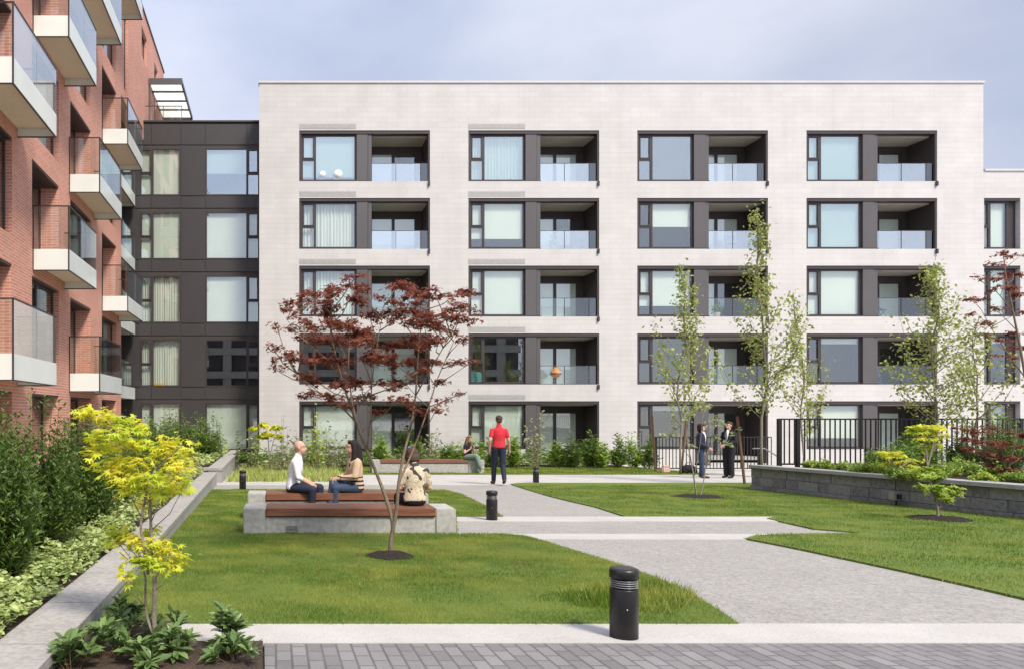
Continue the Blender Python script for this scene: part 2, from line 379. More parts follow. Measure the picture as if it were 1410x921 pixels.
def inside(poly, X, Y):
    c = np.zeros(len(X), bool); n = len(poly); j = n-1
    for i in range(n):
        xi, yi = poly[i]; xj, yj = poly[j]
        cond = ((yi > Y) != (yj > Y)) & (X < (xj-xi)*(Y-yi)/((yj-yi) if yj != yi else 1e-9)+xi)
        c ^= cond; j = i
    return c
def np_mesh(name, V, k, faces_per, mat, parent=None, smooth=False):
    """V: (n*k,3) verts, faces_per: list of index tuples inside one k-vert template"""
    n = len(V)//k
    me = bpy.data.meshes.new(name)
    me.vertices.add(len(V)); me.vertices.foreach_set('co', V.astype(np.float32).ravel())
    loops = []; starts = []; tot = 0; sizes = []
    base = (np.arange(n)*k)[:, None]
    idx = np.concatenate([np.array(f) for f in faces_per]); sizes = np.array([len(f) for f in faces_per])
    L = (base+idx[None, :]).ravel()
    me.loops.add(len(L)); me.loops.foreach_set('vertex_index', L.astype(np.int32))
    S = np.tile(sizes, n); st = np.concatenate([[0], np.cumsum(S)[:-1]])
    me.polygons.add(len(S)); me.polygons.foreach_set('loop_start', st.astype(np.int32))
    try: me.polygons.foreach_set('loop_total', S.astype(np.int32))
    except Exception: pass
    me.update(calc_edges=True); me.validate()
    if smooth: me.polygons.foreach_set('use_smooth', [True]*len(me.polygons))
    me.materials.append(MATS[mat])
    o = bpy.data.objects.new(name, me); C.objects.link(o)
    if parent: o.parent = parent
    return o
def zg_np(Y): return np.where(Y < 22, EYE-1.32-.032*Y, EYE-2.024-.0225*(Y-22))
def grass(poly, dens, wid, hgt, label, d0=0, d1=99, mat='grass_blade', off=.02, name='grass', visible=True, zf=None):
    xs = [p[0] for p in poly]; ys = [p[1] for p in poly]
    y0 = max(min(ys), d0); y1 = min(max(ys), d1)
    n = int((max(xs)-min(xs))*(y1-y0)*dens)
    X = RNG.uniform(min(xs), max(xs), n); Y = RNG.uniform(y0, y1, n)
    m = inside(poly, X, Y) & (X*F/Y+CX > -60) & (X*F/Y+CX < 1480)
    X, Y = X[m], Y[m]; n = len(X); X = X+RNG.normal(0, .018, n); Y = Y+RNG.normal(0, .014, n)
    Z = (zg_np(Y) if zf is None else zf(X, Y))+off
    a = RNG.uniform(0, 2*np.pi, n); la = RNG.uniform(0, 2*np.pi, n)
    patch = .75+.5*(np.sin(X*2.1+Y*1.3)*np.sin(Y*2.7-X*.8))*.5+RNG.uniform(-.25, .35, n)
    h = hgt*patch; w = wid*RNG.uniform(.6, 1.2, n); lean = h*RNG.uniform(.2, .9, n)
    V = np.zeros((n, 3, 3))
    V[:, 0] = np.stack([X-np.cos(a)*w/2, Y-np.sin(a)*w/2, Z-.01], 1)
    V[:, 1] = np.stack([X+np.cos(a)*w/2, Y+np.sin(a)*w/2, Z-.01], 1)
    V[:, 2] = np.stack([X+np.cos(la)*lean, Y+np.sin(la)*lean, Z+h], 1)
    o = np_mesh(name, V.reshape(-1, 3), 3, [(0, 1, 2)], mat)
    return tag(o, label, 'grass', None, 'stuff')
grass(L1, 8500, .006, .026, 'mown green lawn grass in front of the concrete benches', 5, 9.6)
grass(L1, 3000, .010, .030, 'mown lawn grass beside and behind the concrete benches', 9.6, 19)
grass(R2, 1700, .012, .028, 'mown lawn grass between gravel path and grey block wall', 4.8, 19.8)
grass(L3, 450, .03, .05, 'far strip of lawn grass along the white building bed', 24, 31)
# rank tuft corner of the near lawn
TUFT = [G(770,822), G(900,800), G(960,825), G(930,850), G(800,840)]
0 and struct(sheet('soil', [G(938,857), G(1002,858), G(990,850), G(975,846), G(962,840), G(950,845), G(944,851)], .030, 'soil'))
grass(TUFT, 2600, .010, .085, 'longer rank grass tufts at the corner of the near lawn', 5, 8)

# ---------- windows and buildings ----------
def frame_boxes(mb, ax, u0, u1, z0, z1, f, t, thick=.07):
    """rectangular frame: ax='y' plane at y=f facing -y (u is x) ; ax='x' plane at x=f facing +x (u is y)"""
    def b(a0, a1, c0, c1):
        if ax == 'y': mb.box(a0, a1, f, f+thick, c0, c1)
        else: mb.box(f-thick, f, a0, a1, c0, c1)
    b(u0, u0+t, z0, z1); b(u1-t, u1, z0, z1); b(u0+t, u1-t, z0, z0+t); b(u0+t, u1-t, z1-t, z1)
def pane_box(ax, u0, u1, z0, z1, f, th=.008):
    mb = MB()
    return mb.box(u0, u1, f, f+th, z0, z1) if ax == 'y' else mb.box(f-th, f, u0, u1, z0, z1)

D0 = 33.0; SC = D0/F
def wx(px): return (px-CX)*SC
def wz(py): return EYE-(py-CY)*SC
B1 = empty('apartment_building', (wx(850), D0, zg(D0)), 'white brick apartment building of five storeys with dark framed windows and recessed balconies', 'building')
o1 = tuple(B1.location)
TOPY = 115; rows = [180, 273, 366, 459, 552]; bays = [412, 645, 877.5, 1110.5]; OW = 180; OH = 70
BASEZ = zg(D0)-.3
wl = MB(); TH = .32
xl, xr = wx(357), wx(1354)
edges = [357]+sum([[b, b+OW] for b in bays], [])+[1354]
for i in range(0, len(edges), 2): wl.box(wx(edges[i]), wx(edges[i+1]), D0, D0+TH, BASEZ, wz(TOPY))
for b in bays:
    zt = wz(TOPY)
    for r in rows:
        wl.box(wx(b), wx(b+OW), D0, D0+TH, wz(r), zt); zt = wz(r+OH)
    # below ground floor window only
    wl.box(wx(b), wx(b+79), D0, D0+TH, BASEZ, wz(rows[4]+66))
# lower wing
wl.box(xr, wx(1355), D0, D0+TH, BASEZ, wz(236))
wl.box(wx(1405), wx(1640), D0, D0+TH, BASEZ, wz(236))
zt = wz(236)
for r in rows[1:]:
    wl.box(wx(1355), wx(1405), D0, D0+TH, wz(r), zt); zt = wz(r+OH)
wl.box(wx(1355), wx(1405), D0, D0+TH, BASEZ, zt)
wl.build('wall', 'white_brick', B1, origin=o1)
side = MB()
side.box(xl, xl+.3, D0+TH, D0+12, BASEZ, wz(TOPY)); side.box(xr-.3, xr, D0+TH, D0+12, BASEZ, wz(TOPY)); side.box(xl, xr, D0+12, D0+12.3, BASEZ, wz(TOPY))
side.box(xr+.002, wx(1640), D0+12, D0+12.3, BASEZ, wz(236)-.01); side.box(wx(1640)-.3, wx(1640), D0+TH, D0+12, BASEZ, wz(236)-.01)
side.build('side_wall', 'white_brick', B1, origin=o1)
rf = MB(); rf.box(xl+.31, xr-.31, D0+TH+.002, D0+11.99, wz(TOPY)-.5, wz(TOPY)-.3); rf.box(xr+.01, wx(1640)-.31, D0+TH+.002, D0+11.99, wz(236)-.5, wz(236)-.3)
rf.build('roof', 'slab_concrete', B1, origin=o1)
cp = MB(); cp.box(xl-.04, xr+.04, D0-.05, D0+TH+.05, wz(TOPY), wz(TOPY)+.09); cp.box(xr+.045, wx(1640), D0-.05, D0+TH+.05, wz(236), wz(236)+.09)
cp.build('parapet_cap', 'cap_metal', B1, origin=o1)
# interior slabs, partitions and back wall behind the glass
it = MB()
for r in rows:
    z0 = wz(r+OH)-.02; it.box(xl+.31, xr-.31, D0+TH+.002, D0+6, z0-.35, z0-.06 if r != 552 else z0-.2)
    it.box(xl+.31, xr-.31, D0+TH+.002, D0+6, wz(r)+.06, wz(r)+.12)
it.box(xl+.31, xr-.31, D0+5.5, D0+5.7, BASEZ, wz(TOPY)-.6)
for b in bays:
    for q in (b-22, b+OW+16): it.box(wx(q), wx(q)+.12, D0+TH+.004, D0+5.49, BASEZ, wz(TOPY)-.6)
it.box(wx(1354)+.05, wx(1354)+.1, D0+TH+.004, D0+3, BASEZ, wz(240)); it.box(wx(1420), wx(1422), D0+TH+.004, D0+3, BASEZ, wz(240)); it.box(wx(1356), wx(1420), D0+3, D0+3.1, BASEZ, wz(240))
it.build('room_walls', 'room_wall', B1, origin=o1)

covers = [['sheer','full','none','full'], ['full','three','half','full'], ['full','full','three','full'], ['none','none','none','top'], ['full','full','top','three']]
def win_y(parent, o, x0, x1, z0, z1, y, cas, cover, glass='window_glass', rng=random):
    """a window facing -y; cas = x where the casement column ends (or None)"""
    f = MB(); t = .075
    frame_boxes(f, 'y', x0, x1, z0, z1, y, t)
    panes = []
    if cas is not None:
        left = cas > 0; cx = abs(cas)
        if left: a0, a1, b0, b1 = x0+t, x0+t+cx, x0+t+cx+.10, x1-t
        else: a0, a1, b0, b1 = x1-t-cx, x1-t, x0+t, x1-t-cx-.10
        mz = z0+(z1-z0)*.46
        f.box(min(a1, b1) if left else b1, b0 if left else a0, y-.012, y+.07, z0+t, z1-t)
        f.box(a0, a1, y, y+.07, mz-.045, mz+.045)
        g = MB(); frame_boxes(g, 'y', a0, a1, mz+.046, z1-t, y-.022, .05, .06)
        f.add(g.V, g.F)
        panes = [(a0, a1, z0+t, mz-.045), (a0+.05, a1-.05, mz+.096, z1-t-.05), (b0, b1, z0+t, z1-t)]
    else: panes = [(x0+t, x1-t, z0+t, z1-t)]
    w = f.build('window', 'dark_metal', parent, origin=o)
    for p in panes: pane_box('y', p[0], p[1], p[2], p[3], y+.03).build('pane', glass, w, origin=o)
    if cover in ('full', 'top', 'half', 'sheer', 'three'):
        frac = {'full': 1, 'sheer': .93, 'half': .52, 'three': .8, 'top': .12}[cover]
        zb = z1-t-(z1-z0-2*t)*frac
        if rng.random() < .45 and cover == 'full':
            # gathered curtain with folds
            V = []; Fc = []; n = 90
            for i in range(n+1):
                xx = x0+t+(x1-x0-2*t)*i/n; yy = y+.22+.035*math.sin(i*1.1+rng.random())+.012*math.sin(i*.31)
                V += [(xx, yy, zb+.02), (xx, yy, z1-t)]
            for i in range(n): Fc.append((2*i, 2*i+2, 2*i+3, 2*i+1))
            mesh_obj('curtain', V, Fc, 'curtain', w, True, o)
        else:
            for p in (panes[-1:] if cover in ('half', 'top') else [(x0+t, x1-t, 0, 0)]):
                MB().box(p[0], p[1], y+.14, y+.15, zb, z1-t+.04).build('blind', 'blind', w, origin=o)
    return w
for fi, r in enumerate(rows):
    for bi, b in enumerate(bays):
        z1 = wz(r); z0 = wz(r+OH); zwin = z0 if fi < 4 else wz(r+66)
        zfl = z0 if fi < 4 else zg(D0)+.05
        xa = wx(b); y = D0+.16
        # outer lining of the opening
        ln = MB(); ln.box(xa, wx(b+OW), D0+.03, D0+TH+.3, z1-.14, z1-.003)
        ln.box(xa+.003, wx(b+3), D0+.05, D0+TH, zwin, z1-.14)
        ln.box(xa+.003, wx(b+100), D0+.02, D0+TH, zwin+.003, zwin+.05)
        ln.build('head_lining', 'dark_metal', B1, origin=o1)
        win_y(B1, o1, wx(b+3), wx(b+79), zwin+.05, z1-.14, y, .50, covers[fi][bi], 'coated_glass' if (fi, bi) in ((0,0),(0,2),(0,3),(0,1),(1,3)) else 'window_glass')
        pn = MB(); pn.box(wx(b+79.3), wx(b+94.6), D0+.06, D0+.2, zwin+.05, z1-.14); pn.box(wx(b+95.2), wx(b+100), D0+.09, D0+.2, zwin+.05, z1-.14)
        if fi == 4: pn.box(wx(b+79.3), wx(b+100), D0+.11, D0+.2, zfl, zwin+.05)
        pn.build('cladding_panel', 'panel_metal', B1, origin=o1)
        # loggia
        x0, x1 = wx(b+100), wx(b+OW); yb = D0+1.5
        lg = MB(); lg.box(x1-.07, x1-.003, D0+.04, yb, zfl, z1-.14); lg.box(x0-.12, x0-.003, D0+.21, yb, zfl, z1-.14)
        dz = z1-.48
        lg.box(x0-.12, x1-.003, yb, yb+.12, dz, z1-.01); lg.box(x0-.12, x0+.14, yb, yb+.12, zfl, dz); lg.box(x1-.34, x1-.07, yb, yb+.12, zfl, dz)
        L = lg.build('loggia', 'loggia_wall', B1, origin=o1)
        MB().box(x0-.003, x1-.07, D0+.34, yb, z1-.2, z1-.142).build('soffit', 'soffit', L, origin=o1)
        MB().box(x0-.003, x1-.07, D0+.02, yb, zfl-.10, zfl+.004).build('floor_slab', 'slab_concrete', L, origin=o1)
        dr = MB(); dx0, dx1 = x0+.14, x1-.34; xm = (dx0+dx1)/2
        frame_boxes(dr, 'y', dx0, xm, zfl+.02, dz, yb+.02, .07); frame_boxes(dr, 'y', xm, dx1, zfl+.02, dz, yb+.04, .07)
        d = dr.build('sliding_door', 'dark_metal', B1, origin=o1)
        pane_box('y', dx0+.07, xm-.07, zfl+.09, dz-.07, yb+.05).build('pane', 'window_glass', d, origin=o1)
        pane_box('y', xm+.07, dx1-.07, zfl+.09, dz-.07, yb+.07).build('pane', 'window_glass', d, origin=o1)
        if not (fi == 4 and bi == 2):
            k = 1 if (fi*3+bi*5) % 4 else .5
            MB().box(dx0, dx0+(dx1-dx0)*k, yb+.095, yb+.105, zfl+.1, dz).build('blind', 'door_blind', d, origin=o1)
        if fi < 4:
            rg = MB(); xs = x1-.42; xm2 = (x0+xs)/2
            rg.box(x0+.02, xm2-.012, D0+.12, D0+.135, z0+.03, z0+.84); rg.box(xm2+.012, xs, D0+.12, D0+.135, z0+.03, z0+.84)
            rgo = rg.build('balcony_railing', 'bright_glass' if fi < 2 else 'rail_glass', B1, origin=o1)
            rr = MB(); rr.box(x0, x1-.07, D0+.115, D0+.14, z0+.84, z0+.862); rr.box(xs, xs+.03, D0+.11, D0+.145, z0, z0+.84); rr.box(xm2-.01, xm2+.01, D0+.11, D0+.145, z0, z0+.84)
            rr.build('rail', 'dark_metal', rgo, origin=o1)
            MB().box(xs+.03, x1-.07, D0+.12, D0+.135, z0+.03, z0+.84).build('smoked_panel', 'lens_glass', rgo, origin=o1)
            sp = MB(); sp.box(x1-.09, x1-.01, D0-.09, D0-.002, z0-.22, z0-.015); sp.build('drain_spout', 'dark_metal', B1, origin=o1)
        if bi < 2:
            vg = MB()
            for k in range(4): vg.box(xa, wx(b+78), D0-.012, D0-.002, wz(r-2)+.012+.055*k, wz(r-2)+.045+.055*k)
            vg.box(xa, wx(b+78), D0-.006, D0-.001, wz(r-2), wz(r-2)+.24); vg.build('vent_grille', 'grey_vent', B1, origin=o1)
for fi, r in enumerate(rows[1:]):
    z1, z0 = wz(r), wz(r+OH)
    ln = MB(); ln.box(wx(1355), wx(1405)-.003, D0+.03, D0+TH, z1-.12, z1-.003); ln.box(wx(1355)+.003, wx(1405)-.003, D0+.02, D0+TH, z0+.003, z0+.04)
    ln.box(wx(1393), wx(1405)-.003, D0+.22, D0+TH, z0+.04, z1-.12)
    ln.build('head_lining', 'dark_metal', B1, origin=o1)
    win_y(B1, o1, wx(1355)+.01, wx(1393), z0+.04, z1-.12, D0+.16, .26, ['full','full','top','full'][fi])

# dark connector building
D1 = 35.1; S1 = D1/F
def vx(px): return (px-CX)*S1
def vz(py): return EYE-(py-CY)*S1
B2 = empty('connector_building', (vx(270), D1, zg(D1)), 'dark brown metal clad link building between red brick and white brick blocks', 'building')
o2 = tuple(B2.location)
rows2 = [204, 291.5, 379, 466.5, 554]
xL2 = -7.6; xR2 = wx(357)-.002
bk = MB()
cols2 = [(192, 249), (282.5, 357.5)]
segs = [(xL2, vx(192)), (vx(249), vx(282.5)), (vx(357.5), xR2+.6)]
for a, b in segs[:2]: bk.box(a, b, D1+.03, D1+.3, BASEZ, vz(169))
for a, b in cols2:
    zt = vz(169)
    for r in rows2:
        bk.box(vx(a), min(vx(b), xR2), D1+.03, D1+.3, vz(r), zt); zt = vz(r+66)
    bk.box(vx(a), min(vx(b), xR2), D1+.03, D1+.3, BASEZ, zt-.9)
bk.box(xL2, xR2, D1+10, D1+10.2, BASEZ, vz(169)); bk.box(xL2, xR2, D1+.3, D1+10, vz(169)-.3, vz(169)-.1); bk.box(xL2, xL2+.2, D1+.3, D1+10, BASEZ, vz(169)-.3)
bk.box(xR2-.05, xR2, D1+.3, D1+10, BASEZ, vz(169)-.3)
for r in rows2: bk.box(xL2+.2, xR2-.05, D1+.3, D1+5, vz(r+66)-.3, vz(r+66)-.02)
bk.box(xL2+.2, xR2-.05, D1+5, D1+5.1, BASEZ, vz(175)); bk.box(vx(265), vx(266), D1+.3, D1+5, BASEZ, vz(175))
bk.build('wall', 'loggia_wall', B2, origin=o2)
cl = MB(); gp = .014
def pan(x0, x1, y0, y1):   # photo px of one cladding sheet
    cl.box(vx(x0)+gp, min(vx(x1), xR2)-gp, D1, D1+.028, vz(y1)+gp, vz(y0)-gp)
for x0, x1 in ((164,184),(184,208.5),(208.5,249),(249,282.5),(282.5,340),(340,358)):
    pan(x0, x1, 171, 200)
    for i, r in enumerate(rows2[:4]):
        pan(x0, x1, r+66.5, r+83)
for i, r in enumerate(rows2): 
    pan(164, 192, r-3.5, r+66); pan(249, 282.5, r-3.5, r+66)
cl.build('cladding', 'clad_metal', B2, origin=o2)
MB().box(xL2-.03, xR2, D1-.06, D1+.35, vz(169), vz(169)+.08).build('roof_edge', 'clad_metal', B2, origin=o2)
cv2 = [('full','half'), ('full','full'), ('full','full'), ('full','none'), ('full','full')]
for i, r in enumerate(rows2):
    z1, z0 = vz(r)-.003, vz(r+66)+.003
    win_y(B2, o2, vx(192)+.003, vx(249)-.003, z0, z1, D1+.02, .50, cv2[i][0])
    win_y(B2, o2, vx(282.5)+.003, min(vx(357.5), xR2)-.003, z0, z1, D1+.02, -.47, cv2[i][1], 'coated_glass' if i == 0 else 'window_glass')

# brick building on the left
B3 = empty('brick_building', (-6.4, 25, zg(25)), 'tall red brick apartment building with glass balconies in staggered columns', 'building')
o3 = tuple(B3.location)
XB = -6.4; XI = -6.95; E = EYE
LV = [-1.35, 1.26, 4.33, 7.40, 10.47, 13.54, 16.6]; ROOF = 19.4
cols = [(11.5,13.9), (15.2,17.6), (19.05,21.4), (22.6,25.1), (26.7,29.1)]
ed = [6.0]+[v for c in cols for v in c]+[30.0]
bw = MB()
def hbox(mb, y0, y1, z0, z1): mb.box(XI, XB, y0, y1, E+z0, E+z1)
for i in range(0, len(ed), 2): hbox(bw, ed[i], ed[i+1], -2.6, ROOF)
for c in cols:
    zt = ROOF
    for L in reversed(LV):
        hbox(bw, c[0], c[1], L+2.36 if L > -1 else .55, zt); zt = L
    hbox(bw, c[0], c[1], -2.6, zt)
# upper storeys continuing over the link building, with narrow slots
slots = [(30.6,31.5,13.7,17.3), (34.6,36.0,17.1,18.5), (38.2,39.3,15.2,18.5)]
yy = 30.0
for s in slots:
    hbox(bw, yy, s[0], 13.2, ROOF); hbox(bw, s[0], s[1], 13.2, s[2]); hbox(bw, s[0], s[1], s[3], ROOF); yy = s[1]
hbox(bw, yy, 41.4, 13.2, ROOF)
bw.box(-13, XI, 41.2, 41.4, E+13.2, E+ROOF); bw.box(-13, XI, 6, 6.2, E-2.6, E+ROOF)
bw.box(-13, XI, 29.8, 30.0, E-2.6, E+13.2)
bw.build('wall', 'red_brick', B3, origin=o3)
MB().box(-6.99, XB+.05, 5.95, 41.45, E+ROOF, E+ROOF+.10).build('parapet_cap', 'dark_metal', B3, origin=o3)
bi_ = MB()
bi_.box(-9.6, -9.5, 6.3, 41, E-2.6, E+ROOF-.1)
for L in LV+[ROOF-.4]: bi_.box(-9.5, XI-.01, 6.3, 29.7 if L < 13 else 41.1, E+L-.32, E+L-.01)
for yv in (14.5, 18.3, 22.0, 25.9): bi_.box(-9.5, XI-.01, yv, yv+.1, E-2.6, E+ROOF-.8)
bi_.build('room_walls', 'room_wall', B3, origin=o3)
MB().box(-7.9, -7.6, 30.0, 35.1, E-2.6, E+13.2).box(-7.6, XI, 30.01, 35.1, E+12.9, E+13.2).build('side_cladding', 'loggia_wall', B3, origin=o3)
def win_x(y0, y1, z0, z1, x, cover, split=.5):
    f = MB(); t = .07
    frame_boxes(f, 'x', y0, y1, z0, z1, x, t)
    ym = y0+(y1-y0)*split
    f.box(x-.07, x+.01, ym-.05, ym+.05, z0+t, z1-t)
    w = f.build('window', 'dark_metal', B3, origin=o3)
    pane_box('x', y0+t, ym-.05, z0+t, z1-t, x-.02).build('pane', 'window_glass', w, origin=o3)
    pane_box('x', ym+.05, y1-t, z0+t, z1-t, x-.02).build('pane', 'window_glass', w, origin=o3)
    if cover:
        MB().box(x-.2, x-.19, y0+t, y1-t, z0+t, z1-t).build('curtain', 'curtain', w, origin=o3)
for ci, c in enumerate(cols):
    for li, L in enumerate(LV):
        z0, z1 = E+L+.003, E+L+2.36-.003
        if li == 0: z1 = E+.547; z0 = E-1.35+.003
        MB().box(XI, XB-.02, c[0]+.003, c[1]-.003, z1-.05, z1-.001).build('head_lining', 'dark_metal', B3, origin=o3); z1 -= .053
        balc = li > 0 and (li % 2 == (1 if ci in (1, 3) else 0))
        if li == 0: win_x(c[0]+.003, c[1]-.003, z0, z1, XB-.45, False)
        elif balc: win_x(c[0]+.003, c[1]-.003, z0, z1, XB-.53, False)
        else: win_x(c[0]+.003, c[1]-.003, z0, z1, XB-.16, (ci+li) % 3 != 0, .35)
for s in slots: 
    win_x(s[0]+.003, s[1]-.003, E+s[2]+.003, E+s[3]-.003, XB-.14, False)
def balcony(y0, y1, L, xo, xw, glass_h=1.12):
    z = E+L
    sl = MB(); sl.box(xw, xo-.045, y0+.045, y1-.045, z-.34, z-.06)
    b = sl.build('balcony', 'balcony_soffit', B3, origin=o3)
    fs = MB(); fs.box(xo-.025, xo, y0, y1, z-.54, z); fs.box(xw+.01, xo-.026, y0, y0+.02, z-.54, z); fs.box(xw+.01, xo-.026, y1-.02, y1, z-.54, z)
    fs.build('frosted_fascia', 'frosted_glass', b, origin=o3)
    ym = (y0+y1)/2
    for a, c in ((y0, ym-.01), (ym+.01, y1)): MB().box(xo-.018, xo-.004, a, c, z+.006, z+glass_h).build('railing_glass', 'bright_glass', b, origin=o3)
    for a in (y0+.002, y1-.014): MB().box(xw+.02, xo-.02, a, a+.012, z+.006, z+glass_h).build('railing_glass', 'rail_glass', b, origin=o3)
    rl = MB(); t = .03
    rl.box(xo-.03, xo+.008, y0, y1, z+glass_h, z+glass_h+t); rl.box(xw, xo-.031, y0, y0+.03, z+glass_h, z+glass_h+t); rl.box(xw, xo-.031, y1-.03, y1, z+glass_h, z+glass_h+t)
    rl.box(xo-.03, xo+.005, y0-.005, y0+.02, z-.54, z+glass_h); rl.box(xw, xw+.03, y0-.005, y0+.02, z-.54, z+glass_h)
    rl.box(xo-.035, xo+.006, y0, y1, z-.565, z-.541); rl.box(xw, xo-.036, y0, y0+.03, z-.565, z-.541); rl.box(xw, xo-.036, y1-.03, y1, z-.565, z-.541)
    rl.build('rail', 'dark_metal', b, origin=o3)
blen = [(11.3,14.3), (15.05,18.0), (19.1,22.0), (22.45,25.6), (26.7,29.6)]
for ci, (a, b) in enumerate(blen):
    for li, L in enumerate(LV):
        if li > 0 and (li % 2 == (1 if ci in (1, 3) else 0)): balcony(a, b, L, -5.44, XB)
for L in LV[1:5]: balcony(31.0, 34.8, L, -6.75, -7.6)

# canopy over the roof terrace
cn = empty('roof_canopy', (-5.6, 38.5, E+14.1), 'white glazed canopy in a dark frame over the roof terrace beside the brick wall', 'canopy')
oc = tuple(cn.location); zc = E+16.7
fr = MB(); ys = [36.5+4.5*k/4 for k in range(5)]
for k, y in enumerate(ys): fr.box(-6.38, -4.78, y-.05, y+.05, zc-.14 if k in (0, 4) else zc-.06, zc+.06)
fr.box(-4.78, -4.70, 36.45, 41.05, zc-.1, zc+.08); fr.box(-6.39, -6.381, 36.45, 41.05, zc-.1, zc+.08)
fr.box(-4.79, -4.71, 40.9, 41.0, E+13.9, zc-.1); fr.box(-6.38, -6.30, 36.46, 36.54, E+13.9, zc-.141)
fr.box(-6.38,-4.7,36.42,36.449,zc-.2,zc+.12)
fr.build('frame', 'panel_metal', cn, origin=oc)
for k in range(4): MB().box(-6.37, -4.79, ys[k]+.06, ys[k+1]-.06, zc-.01, zc+.01).build('canopy_panel', 'opal_glass', cn, origin=oc)
tr = empty('terrace_railing', (-5.6, 35.3, E+14.1), 'clear glass railing at the roof edge below the white canopy', 'railing')
ot = tuple(tr.location)
MB().box(-6.38, -4.6, 35.35, 35.362, E+14.2, E+14.95).build('glass', 'rail_glass', tr, origin=ot)
MB().box(-6.38, -4.58, 35.34, 35.37, E+14.95, E+14.98).box(-4.6, -4.57, 35.34, 35.37, E+13.95, E+14.95).box(-5.5, -5.47, 35.375, 35.39, E+13.95, E+14.95).build('rail', 'dark_metal', tr, origin=ot)

# building across the courtyard, seen as a reflection in the glazing
B4 = empty('apartment_building', (4, -26, 1.9), 'pale concrete apartment block across the courtyard mirrored in the lower windows', 'building')
o4 = tuple(B4.location)
g4 = MB(); Zt = E+10
for x in range(-22, 33, 5): g4.box(x, x+1.1, -26, -25.6, 1.0, Zt)
for k in range(5): g4.box(-22, 31, -25.95, -25.5, 1.0+k*3.07+(0 if k else -.5), 1.0+k*3.07+.9)
g4.box(-22, 31, -27.6, -27.4, 1, Zt); g4.build('wall', 'concrete_walk', B4, origin=o4)
MB().box(-22, 31, -26.6, -26.5, 1, Zt).build('window', 'panel_metal', B4, origin=o4)

# ---------- walls and planters ----------
def topd(d):   # depth of the long wall's top below the eye
    pts = [(2, 1.24), (4.7, 1.33), (6.3, 1.375), (20.4, 1.62)]
    for (a, p), (b, q) in zip(pts, pts[1:]):
        if d <= b: return p+(q-p)*(d-a)/(b-a)
    return 1.62
pw = empty('planter_wall', (WX(12), 12, zg(12)), 'long low concrete planter wall running back along the left side of the lawn', 'wall')
op = tuple(pw.location); WW = .36
w = MB(); cpm = MB(); ds = [2.0, 3.1, 4.15, 5.2, 6.3, 7.6, 9.0, 10.5, 12.0, 13.6, 15.2, 16.9, 18.6, 20.35]
for a, b in zip(ds, ds[1:]):
    g = .008
    for (mb, z_off0, z_off1, ex, q) in ((w, None, .06, 0, g*.6), (cpm, .059, 0, .012, g)):
        V = []
        for d in (a+q, b-q):
            zt = EYE-topd(d)-z_off1; zb = (zg(d)-.2) if z_off0 is None else EYE-topd(d)-z_off0
            for x in (WX(d)-WW-ex, WX(d)+ex): V += [(x, d, zb), (x, d, zt)]
        mb.add(V, [(0,1,3,2), (4,6,7,5), (0,4,5,1), (2,3,7,6), (1,5,7,3), (0,2,6,4)])
w.build('wall', 'concrete_wall', pw, origin=op); cpm.build('coping', 'concrete_wall', pw, origin=op)
p2 = empty('planter_wall', (-1.56, 26, zg(26)), 'second concrete planter wall beyond the step, reaching towards the dark building', 'wall')
oq = tuple(p2.location)
MB().box(-1.96, -1.57, 20.95, 31.5, zg(31)-.2, EYE-1.62).box(-5, -1.96, 20.98, 21.3, zg(31)-.2, EYE-1.62).build('wall', 'concrete_wall', p2, origin=oq)
MB().box(-1.98, -1.55, 20.93, 31.5, EYE-1.62, EYE-1.55).box(-5, -1.98, 20.94, 21.32, EYE-1.62, EYE-1.55).build('coping', 'concrete_wall', p2, origin=oq)
def ztop(d): return EYE-topd(d)
struct(sheet('soil', [(-3.6,2),(WX(2)-WW,2),(WX(20.3)-WW,20.9),(-3.6,20.9)], -.06, 'soil', zf=ztop))
struct(sheet('soil', [(-5,21.3),(-1.96,21.3),(-1.96,31.5),(-5,31.5)], EYE-1.64-0, 'soil', zf=lambda d: 0))
struct(sheet('terrace', [(-6.4,2),(-3.6,2),(-3.6,21),(-6.4,21)], EYE-1.33, 'terrace', .5, zf=lambda d: 0))
struct(sheet('terrace', [(-7.6,21),(-5,21),(-5,35),(-7.6,35)], EYE-1.5, 'terrace', .5, zf=lambda d: 0))

def rtop(d): return EYE-(1.135+(d-11.5)*.0205)
rw = empty('retaining_wall', (12.1, 14, zg(14)), 'grey split stone block retaining wall with a flat cap around the raised bed', 'wall')
orr = tuple(rw.location)
bl = MB(); rr_ = random.Random(3)
NC = 3
for c in range(NC):
    d = 7.0+(.2 if c % 2 else 0)
    while d < 18.35:
        ln = rr_.choice([.32, .45, .6, .45]); e = min(d+ln, 18.4)
        if e-d < .08: break
        off = rr_.uniform(-.012, .015); V = []
        for q in (d+.005, e-.005):
            zb = zg(q)-.1; zt = rtop(q)-.075; f0 = c/NC; f1 = (c+1)/NC
            zz0 = zb+(zt-zb)*f0+.004; zz1 = zb+(zt-zb)*f1-.004
            for x in (12.0+off+.02*c, 12.35): V += [(x, q, zz0), (x, q, zz1)]
        bl.add(V, [(0,1,3,2), (4,6,7,5), (0,4,5,1), (2,3,7,6), (1,5,7,3), (0,2,6,4)])
        d = e
for c in range(NC):
    zb = zg(18.3)-.1; zt = rtop(18.3)-.075
    x = 12.36
    while x < 22: bl.box(x+.004, x+.44, 18.1, 18.4, zb+(zt-zb)*c/NC+.004, zb+(zt-zb)*(c+1)/NC-.004); x += .45
bl.build('block_courses', 'block_stone', rw, origin=orr)
cb_ = MB(); d = 7.0
